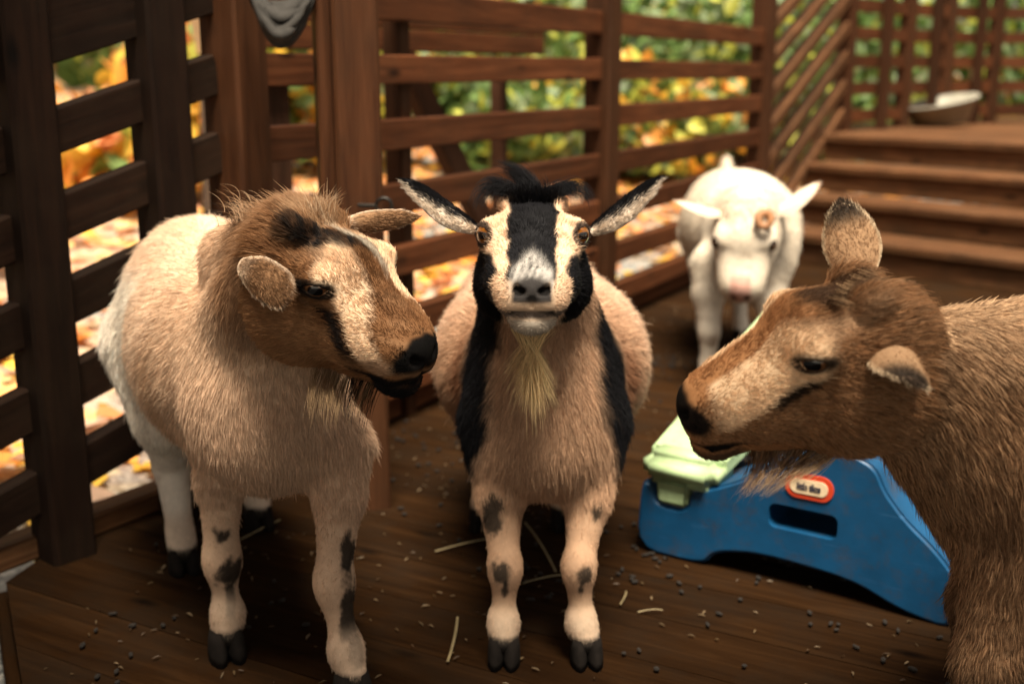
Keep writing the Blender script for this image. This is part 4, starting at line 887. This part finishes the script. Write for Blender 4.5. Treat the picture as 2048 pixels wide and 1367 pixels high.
dg = bpy.context.evaluated_depsgraph_get(); nme = bpy.data.meshes.new_from_object(side.evaluated_get(dg)); side.modifiers.clear(); side.data = nme
bpy.data.objects.remove(co_)
try: nme.set_sharp_from_angle(angle=math.radians(40))
except Exception: pass
o2_ = [(a, z) for a, z in o_]
extrude('side_panel', o2_, .30, .345, M_BLUE, slide, flat=1.2)
def slab(name, pts, th, mat, bev=.012, seg=4):
    """a thick curved plate through world points: list of (left, right) edge pairs"""
    bm = bmesh.new(); n_ = len(pts); tops = [[bm.verts.new(tuple(p)) for p in pr] for pr in pts]; bots = [[bm.verts.new((p[0], p[1], p[2] - th)) for p in pr] for pr in pts]
    for i in range(n_ - 1):
        bm.faces.new((tops[i][0], tops[i][1], tops[i + 1][1], tops[i + 1][0])); bm.faces.new((bots[i][0], bots[i + 1][0], bots[i + 1][1], bots[i][1]))
        bm.faces.new((tops[i][0], tops[i + 1][0], bots[i + 1][0], bots[i][0])); bm.faces.new((tops[i][1], bots[i][1], bots[i + 1][1], tops[i + 1][1]))
    bm.faces.new((tops[0][0], bots[0][0], bots[0][1], tops[0][1])); bm.faces.new((tops[-1][0], tops[-1][1], bots[-1][1], bots[-1][0]))
    bmesh.ops.recalc_face_normals(bm, faces=bm.faces)
    ed = [e for e in bm.edges if e.calc_face_angle(0) > .6]; bmesh.ops.bevel(bm, geom=ed, offset=bev, segments=seg, affect='EDGES', clamp_overlap=True)
    o = bpy.data.objects.new(name, bm_mesh(name, bm, mat, True)); put(o, slide, Matrix.Identity(4))
    try: o.data.set_sharp_from_angle(angle=math.radians(50))
    except Exception: pass
    return o
# green step: a chunky lid with a tongue set into the notch
ga, gz = on_panel(1280, 912, -.012); gb, gzb = on_panel(1432, 925, -.012)
gm = (gz + gzb) / 2 + .004
ta, tz = on_panel(1312, 965); tb, _ = on_panel(1378, 975); _, tz2 = on_panel(1340, 1008)
extrude('step_tongue', [(ta + .004, tz2), (tb - .004, tz2), (tb, gm - .05), (ta, gm - .05)], -.003, .03, M_GREEN, slide, .006)
# pale chute: the same green plate climbs away from the step behind the brown goat's head
ch = []
for dep, z in ((.03, gm - .003), (.124, .216), (.255, .250), (.372, .283), (.446, .315), (.579, .351), (.70, .366)):
    k_ = min(1, max(0, dep - .05) / .25); ch.append((sl(ga + (0 - ga) * k_, z, dep), sl(gb + .03 * k_, z, dep)))
slab('chute', ch, .035, M_GREEN, .006, 2)
lid = box_bm(gb - ga, .10, .060, .019, 5); lo2 = bpy.data.objects.new('step', bm_mesh('step', lid, M_GREEN, True)); lc = sl((ga + gb) / 2, gm - .030, .034)
put(lo2, slide, Matrix(((sxd[0], syd[0], 0, lc[0]), (sxd[1], syd[1], 0, lc[1]), (0, 0, 1, lc[2]), (0, 0, 0, 1))))
for a_ in (.03, .15): beam('leg', sl(a_, 0, .66), sl(a_, .33, .66), .05, .05, M_BLUE, slide, up=tuple(sxd), bev=.01)
# oval badge with its lettering
ba, bz = on_panel(1619, 973, 0)
def oval(name, a_, b_, d0, d1, mat, parent):
    out_ = []
    for i in range(32):
        th = i / 32 * math.tau; cx_ = (a_ - b_) * (1 if math.cos(th) > 0 else -1); out_.append((ba + cx_ + b_ * math.cos(th), bz + b_ * math.sin(th)))
    return extrude(name, out_, d0, d1, mat, parent, 0)
badge = oval('badge', .041, .0215, -.0025, .002, M_RED, slide); oval('badge_field', .032, .0125, -.0040, -.0024, M_PALE, badge)
fc_ = bpy.data.curves.new('lettering', 'FONT'); fc_.body = 'little tikes'; fc_.size = .0165; fc_.align_x = 'CENTER'; fc_.align_y = 'CENTER'; fc_.extrude = .0004; fc_.offset = .0006
tmp = bpy.data.objects.new('lettering_source', fc_); col.objects.link(tmp); bpy.context.view_layer.update()
lm = bpy.data.meshes.new_from_object(tmp.evaluated_get(bpy.context.evaluated_depsgraph_get())); bpy.data.objects.remove(tmp); lm.materials.clear(); lm.materials.append(M_NAVY)
lo_ = bpy.data.objects.new('lettering', lm)
Mx = Matrix(((sxd[0], 0, -syd[0], 0), (sxd[1], 0, -syd[1], 0), (0, 1, 0, 0), (0, 0, 0, 1))); Mx.translation = Vector(sl(ba, bz, -.0046)); put(lo_, badge, Mx @ Matrix.Diagonal((.62, 1, 1, 1)))

# ------------------------------------------------------------------ tub on the upper deck, cloth on the fence, white trough outside
M_TUB = plain('pale_plastic', (.26, .25, .205), .6, .15, 20)
M_WHITE = plain('white_plastic', (.75, .72, .66), .5, .08, 12)
def tub(name, loc, r0, r1, h, mat, label, cat, tilt=(0, 0), sx=1.0):
    root = empty(name, loc, label, cat); bm = bmesh.new(); prof = [(.001, .012), (r0, .0), (r0 + .006, .004), (r1, h), (r1 + .018, h), (r1 + .018, h - .015), (r1 + .010, h - .013)]
    prof = [(.001, 0), (r0, 0), (r1, h - .012), (r1 + .016, h - .012), (r1 + .018, h), (r1 - .004, h), (r0 - .006, .008), (.001, .008)]
    rings = [[bm.verts.new((r * math.cos(a) * sx, r * math.sin(a), z)) for a in [k * math.tau / 40 for k in range(40)]] for r, z in prof]
    for i in range(len(rings) - 1):
        for k in range(40): bm.faces.new((rings[i][k], rings[i][(k + 1) % 40], rings[i + 1][(k + 1) % 40], rings[i + 1][k]))
    bmesh.ops.recalc_face_normals(bm, faces=bm.faces); o = bpy.data.objects.new('shell', bm_mesh('shell', bm, mat, True))
    put(o, root, Matrix.Translation(Vector(loc)) @ Matrix.Rotation(tilt[0], 4, 'Y') @ Matrix.Rotation(tilt[1], 4, 'X')); return root
tp = gnd(1885, 254, .52); tub('feed_tub', (tp[0] + .03, tp[1] + .10, .545), .15, .20, .13, M_TUB, 'pale grey plastic feed tub tilted on the upper deck', 'tub', (-.20, .05), 1.05)
tw = at(436, 108, 4.2); tub('white_bucket', (tw[0], tw[1], tw[2]), .075, .10, .20, M_WHITE, 'white plastic bucket on a stump seen through the side fence', 'bucket')
stp = empty('tree_stump', (tw[0], tw[1], ground_z(tw[0], tw[1])), 'dark stump under the white bucket behind the side fence', 'stump')
bm = bmesh.new(); bmesh.ops.create_cone(bm, segments=14, radius1=.10, radius2=.07, depth=tw[2] - ground_z(tw[0], tw[1]) + .05, cap_ends=True, matrix=Matrix.Translation((tw[0], tw[1], (tw[2] + ground_z(tw[0], tw[1]) - .05) / 2)))
put(bpy.data.objects.new('trunk', bm_mesh('trunk', bm, M_BARK, False)), stp, Matrix.Identity(4))

# grey cloth looped over the side fence rail
M_CLOTH = plain('grey_cloth', (.022, .020, .018), .95, .3, 60, .6)
bm = bmesh.new(); rows = []
for j in range(30):
    r_ = j / 29; row = []
    for i in range(46):
        t = i / 45; sg = (1 - (2 * t - 1) ** 2); sag = (18 + 84 * r_ ** .8) * sg * (1 + .12 * math.sin(t * 5))
        x_ = 508 + 118 * t + (r_ - .5) * 16 * (t - .5) * 2; d_ = 2.10 - .045 * sg * math.sin(r_ * math.pi * .9) + .010 * math.sin(r_ * 15 + t * 3) * sg + .004 * math.sin(r_ * 31 - t * 7)
        row.append(bm.verts.new(tuple(at(x_, -12 + sag - (8 if t > .8 else 0) * r_, d_))))
    rows.append(row)
for j in range(29):
    for i in range(45): bm.faces.new((rows[j][i], rows[j][i + 1], rows[j + 1][i + 1], rows[j + 1][i]))
bmesh.ops.recalc_face_normals(bm, faces=bm.faces); bmesh.ops.solidify(bm, geom=bm.faces[:], thickness=.006)
co2 = bpy.data.objects.new('grey_cloth', bm_mesh('grey_cloth', bm, M_CLOTH, True)); col.objects.link(co2); tag(co2, 'grey cloth hanging in a loop from the corner fence post', 'cloth')

# table outside, behind the fence
tb0 = uv(-.45, .62); tab = empty('trestle_table', np.append(tb0[:2], GZ), 'dark wooden trestle standing outside behind the back fence', 'table')
for z in (.86, .94, 1.01): beam('top_board', uv(-.50, .55, z), uv(-.50, 2.25, z), .03, .068, M_FENCE, tab)
for v in (.72, 1.12): beam('leg', uv(-.55, v, GZ), uv(-.55, v, .85), .16, .05, M_TABLE, tab, up=tuple(U0))
beam('brace', uv(-.6, 1.45, .90), uv(-.6, 2.15, .1), .10, .05, M_TABLE, tab, up=tuple(U0)); beam('leg', uv(-.6, 2.1, GZ), uv(-.6, 2.1, .84), .05, .05, M_TABLE, tab, up=tuple(U0))

# ------------------------------------------------------------------ leaves, straw, droppings
def leaf_cloud(name, cents, size, cols, mat, flat=False, parent=None, seed=1, elong=1.5):
    rng = np.random.default_rng(seed); n = len(cents); sz = size * rng.uniform(.6, 1.35, n)
    ax = rng.normal(size=(n, 3)); 
    if flat: ax[:, 2] *= .18
    else: ax[:, 2] -= .4
    ax /= np.linalg.norm(ax, axis=1)[:, None]; tmp_ = rng.normal(size=(n, 3)) if not flat else np.tile([0, 0, 1.], (n, 1)) + rng.normal(size=(n, 3)) * .22
    wd = np.cross(tmp_, ax); wd /= np.linalg.norm(wd, axis=1)[:, None]; nm = np.cross(ax, wd)
    S = sz[:, None]; w_ = S / elong
    V = np.stack([cents - ax * S * .5, cents - ax * S * .1 + wd * w_ * .5 + nm * S * .08, cents + ax * S * .22 + wd * w_ * .42 + nm * S * .1, cents + ax * S * .55 - nm * S * .08,
                  cents + ax * S * .22 - wd * w_ * .42 + nm * S * .1, cents - ax * S * .1 - wd * w_ * .5 + nm * S * .08], 1).reshape(-1, 3)
    b = np.arange(n)[:, None] * 6; Q = np.concatenate([b + [0, 1, 2, 3], b + [0, 3, 4, 5]], 0)
    me = bpy.data.meshes.new(name); me.vertices.add(len(V)); me.vertices.foreach_set('co', V.ravel()); me.loops.add(len(Q) * 4); me.polygons.add(len(Q))
    me.loops.foreach_set('vertex_index', Q.ravel().astype(np.int32)); me.polygons.foreach_set('loop_start', (np.arange(len(Q)) * 4).astype(np.int32)); me.update(calc_edges=True)
    cl_ = np.asarray(cols)[rng.integers(0, len(cols), n)] * rng.uniform(.7, 1.25, (n, 1)); at_ = me.color_attributes.new('tint', 'FLOAT_COLOR', 'POINT')
    at_.data.foreach_set('color', np.concatenate([np.repeat(np.clip(cl_, 0, .9), 6, 0), np.ones((n * 6, 1))], 1).ravel()); me.materials.append(mat)
    o = bpy.data.objects.new(name, me); put(o, parent, Matrix.Identity(4)); return o
YEL, ORA, RUS, BRN, PNK = (.85, .52, .07), (.80, .34, .07), (.55, .21, .08), (.30, .16, .09), (.70, .47, .34)
G1, G2, G3, YG = (.09, .16, .04), (.15, .25, .07), (.24, .31, .17), (.48, .50, .08)
rng = np.random.default_rng(77)
n = 13000; u_ = -.22 - rng.random(n) ** 1.5 * 7.5; v_ = rng.uniform(-3.5, 10.0, n)
keep = (rng.random(n) < np.clip((-u_ - .25) * .9 + .06, 0, 1))
P_ = PC + U0 * u_[:, None] + V0 * v_[:, None]; P_ = P_[keep]; P_[:, 2] = np.array([ground_z(a_, b_) for a_, b_ in P_[:, :2]]) + .012 + rng.random(len(P_)) * .03
lit = leaf_cloud('fallen_leaves', P_, .085, [YEL, ORA, RUS, BRN, PNK, ORA, YEL, PNK, RUS], M_LEAF, True, seed=3, elong=1.15); tag(lit, 'carpet of yellow and rust autumn leaves outside the fence', None, None, 'stuff')
n = 2600; P_ = np.stack([rng.uniform(1.5, 8, n), rng.uniform(6, 12, n), np.full(n, GZ + .02)], 1); lit2 = leaf_cloud('fallen_leaves', P_, .09, [PNK, ORA, PNK, RUS, BRN], M_LEAF, True, seed=4, elong=1.15); tag(lit2, 'scattered pale leaves beyond the upper deck', None, None, 'stuff')

def maple(name, p, size, c, label, rz=0.0):
    bm = bmesh.new(); pts = []
    for k in range(22):
        a = k / 22 * math.tau; r = size * (.62 + .38 * abs(math.cos(a * 2.5))) * (1 if k % 2 else .84); pts.append(bm.verts.new((r * math.cos(a), r * math.sin(a), .006 * math.sin(a * 3) + .010 * (r / size))))
    ctr = bm.verts.new((0, 0, 0))
    for k in range(22): bm.faces.new((ctr, pts[k], pts[(k + 1) % 22]))
    bmesh.ops.solidify(bm, geom=bm.faces[:], thickness=.0012)
    o = bpy.data.objects.new(name, bm_mesh(name, bm, plain(name + '_colour', c, .5, .2, 40))); put(o, None, Matrix.Translation(Vector(p)) @ Matrix.Rotation(rz, 4, 'Z')); tag(o, label, 'leaf')
maple('maple_leaf', gnd(290, 936, GZ + .012), .042, (.80, .50, .06), 'bright yellow maple leaf on gravel beside the tan goat', .4)
maple('maple_leaf', gnd(1258, 607, GZ + .012), .05, (.80, .52, .10), 'yellow leaf lying outside the fence beside the black-faced goat', 1.4)
maple('maple_leaf', gnd(800, 803, GZ + .012), .04, (.80, .50, .05), 'yellow leaf below the tan goat\'s muzzle behind the gate post', 2.1)

# straw and droppings on the floor
M_STRAW = plain('straw', (.20, .155, .08), .7, .3, 50)
def straw(a, b, label=None, wd=.004):
    p, q = gnd(*a) + [0, 0, .006], gnd(*b) + [0, 0, .006]; m_ = (p + q) / 2 + np.array([.006, .004, .004]); bm = bmesh.new(); pr = None
    for i in range(9):
        t = i / 8; c = (1 - t) ** 2 * p + 2 * t * (1 - t) * m_ + t * t * q; d = nrm(q - p); s_ = np.array([-d[1], d[0], 0]) * wd * .5
        row = [bm.verts.new(tuple(c - s_)), bm.verts.new(tuple(c + [0, 0, wd * .4])), bm.verts.new(tuple(c + s_))]
        if pr: bm.faces.new((pr[0], pr[1], row[1], row[0])); bm.faces.new((pr[1], pr[2], row[2], row[1]))
        pr = row
    o = bpy.data.objects.new('straw_stalk', bm_mesh('straw_stalk', bm, M_STRAW)); col.objects.link(o); tag(o, label, 'straw', 'straw stalks on the deck floor'); return o
straw((870, 1108), (980, 1082), 'pale straw stalk lying across the floor at the black-faced goat\'s feet', .004)
straw((1050, 1050), (1112, 1150), 'long green-grey stalk between the black-faced goat\'s front legs', .004)
straw((1045, 1172), (1125, 1155), 'short reddish stalk lying between the black-faced goat\'s front hooves', .0035)
straw((1240, 1215), (1252, 1188), 'short curved straw on the floor beside the slide\'s near side', .003)
straw((1275, 1230), (1325, 1226), 'faint thin straw in the middle of the empty floor', .0025)
straw((895, 1330), (915, 1240), 'dark thin stalk on the floor before the black-faced goat', .004)
straw((480, 1085), (560, 1045), 'straw stalk under the belly of the tan goat', .004)
M_DUNG = plain('droppings', (.009, .006, .004), .95, .4, 80)
rng = random.Random(5); bm = bmesh.new()
cl = [((1150, 780), 1.0, 110), ((880, 920), .5, 45), ((1400, 1180), .5, 40), ((1250, 1080), .35, 30), ((700, 1150), .6, 30), ((1330, 760), .4, 70), ((1600, 1150), .4, 25), ((1050, 1260), .5, 14), ((1650, 1280), .4, 14)]
for (cx_, cy_), sp_, k in cl:
    c = gnd(cx_, cy_)
    sub = [(rng.gauss(0, sp_ * .4), rng.gauss(0, sp_ * .45)) for _ in range(6)]
    for i in range(k):
        sb = rng.choice(sub); p = c + np.array([sb[0] + rng.gauss(0, sp_ * .12), sb[1] + rng.gauss(0, sp_ * .12), 0]); uu_, vv_ = touv(p)
        if uu_ < -.02 or p[1] < .9: continue
        bmesh.ops.create_icosphere(bm, subdivisions=1, radius=1, matrix=Matrix.Translation((p[0], p[1], .005)) @ Matrix.Rotation(rng.random() * 6, 4, 'Z') @ Matrix.Diagonal((rng.uniform(.004, .009), rng.uniform(.003, .005), rng.uniform(.002, .0045), 1)))
o = bpy.data.objects.new('droppings', bm_mesh('droppings', bm, M_DUNG, True)); col.objects.link(o); tag(o, 'dark goat droppings scattered over the deck floor', None, None, 'stuff')
# fine chaff
cf = np.stack([np.random.uniform(-.7, 1.3, 1500), np.random.uniform(1.0, 4.2, 1500), np.full(1500, .004)], 1); uu_ = (cf - PC) @ U0; cf = cf[uu_ > 0]
ch_ = leaf_cloud('straw_chaff', cf, .012, [(.12, .08, .04), (.07, .04, .02), (.2, .14, .08)], M_LEAF, True, seed=9, elong=4); tag(ch_, 'fine straw chaff and dust on the deck floor', None, None, 'stuff')

# ------------------------------------------------------------------ shrubs beyond the fence
def shrub(p, rx, rz_, n_, cols, label, size=.09, seed=1, name='shrub'):
    rg = np.random.default_rng(seed); Z0 = ground_z(p[0], p[1]); root = empty(name, (p[0], p[1], Z0), label, 'shrub', 'shrubs beyond the fence')
    cl_ = rg.normal(size=(9, 3)); cl_ /= np.linalg.norm(cl_, axis=1)[:, None]; cl_ *= rg.uniform(.35, .95, (9, 1)); cl_[:, 2] = np.abs(cl_[:, 2])
    k = rg.integers(0, 9, n_); d = rg.normal(size=(n_, 3)); d /= np.linalg.norm(d, axis=1)[:, None]; r = rg.random((n_, 1)) ** .4 * .5
    q = cl_[k] + d * r; P2 = np.stack([p[0] + q[:, 0] * rx, p[1] + q[:, 1] * rx, Z0 + .12 + np.clip(q[:, 2] + .15, 0, 2) * rz_], 1)
    leaf_cloud('foliage', P2, size, cols, M_LEAF, False, root, seed)
    bm = bmesh.new()
    for i in range(9):
        t_ = Vector((p[0] + cl_[i, 0] * rx, p[1] + cl_[i, 1] * rx, Z0 + .1 + cl_[i, 2] * rz_)); b_ = Vector((p[0] + cl_[i, 0] * .1, p[1] + cl_[i, 1] * .1, Z0 - .03)); dv = t_ - b_
        bmesh.ops.create_cone(bm, segments=6, radius1=.022, radius2=.006, depth=dv.length, cap_ends=True, matrix=Matrix.Translation((t_ + b_) / 2) @ dv.to_track_quat('Z', 'Y').to_matrix().to_4x4())
    put(bpy.data.objects.new('stems', bm_mesh('stems', bm, M_BARK)), root, Matrix.Identity(4))
GR, MIXC, AUT = [G1, G2, G3, G2, G3, YG, G1], [G1, G2, YG, YEL, G3, ORA], [YEL, ORA, YG, RUS, G2, YEL]
SH = [((-2.5, 4.6), .7, .75, MIXC, 'green and yellow shrub behind the side fence near the tan goat'), ((-3.5, 5.8), 1.0, 1.1, AUT, 'yellow-orange autumn shrub far behind the side fence'),
      ((-1.9, 6.4), .6, .6, AUT, 'golden shrub seen between the side fence posts'), ((-1.3, 8.2), .8, .9, MIXC, 'mixed green and golden shrub behind the gate post'),
      ((.0, 8.6), .75, .55, GR, 'green shrub behind the black-faced goat beyond the fence'), ((.95, 9.4), .85, .8, MIXC, 'leafy shrub beyond the fence above the black-faced goat'),
      ((2.1, 10.4), 1.1, 1.3, GR, 'large green shrub beyond the fence above the white goat'), ((.7, 11.2), 1.3, 1.8, GR, 'tall green shrub farthest behind the back fence'),
      ((3.2, 11.2), 1.1, 1.8, GR, 'tall green shrub behind the stair guard'), ((-2.4, 9.6), 1.5, 1.8, MIXC, 'big rounded shrub far behind the tan goat'), ((5.0, 10.5), 1.2, 1.8, GR, 'green shrub behind the upper deck railing at the right edge'),
      ((-4.8, 8.8), 1.5, 1.8, GR, 'dark green shrub at the far left beyond the side fence')]
for i, (p, rx, rz_, cols, lb) in enumerate(SH): shrub(p, rx, rz_, int(1700 * max(1, rx)), cols, lb, .15, 50 + i)
# distant wood closing the view
rg = np.random.default_rng(5); n = 16000; a = rg.uniform(-1.0, 1.0, n); rr = rg.uniform(12, 17, n); P_ = np.stack([np.sin(a) * rr * 1.1, np.cos(a) * rr, GZ + rg.random(n) ** 1.1 * 4.2], 1)
wd_ = leaf_cloud('far_woods', P_, .30, [G1, G2, G3, G1, YG, ORA, BRN], M_LEAF, False, None, 6); tag(wd_, 'blurred wall of woodland far behind the pen', None, None, 'stuff')
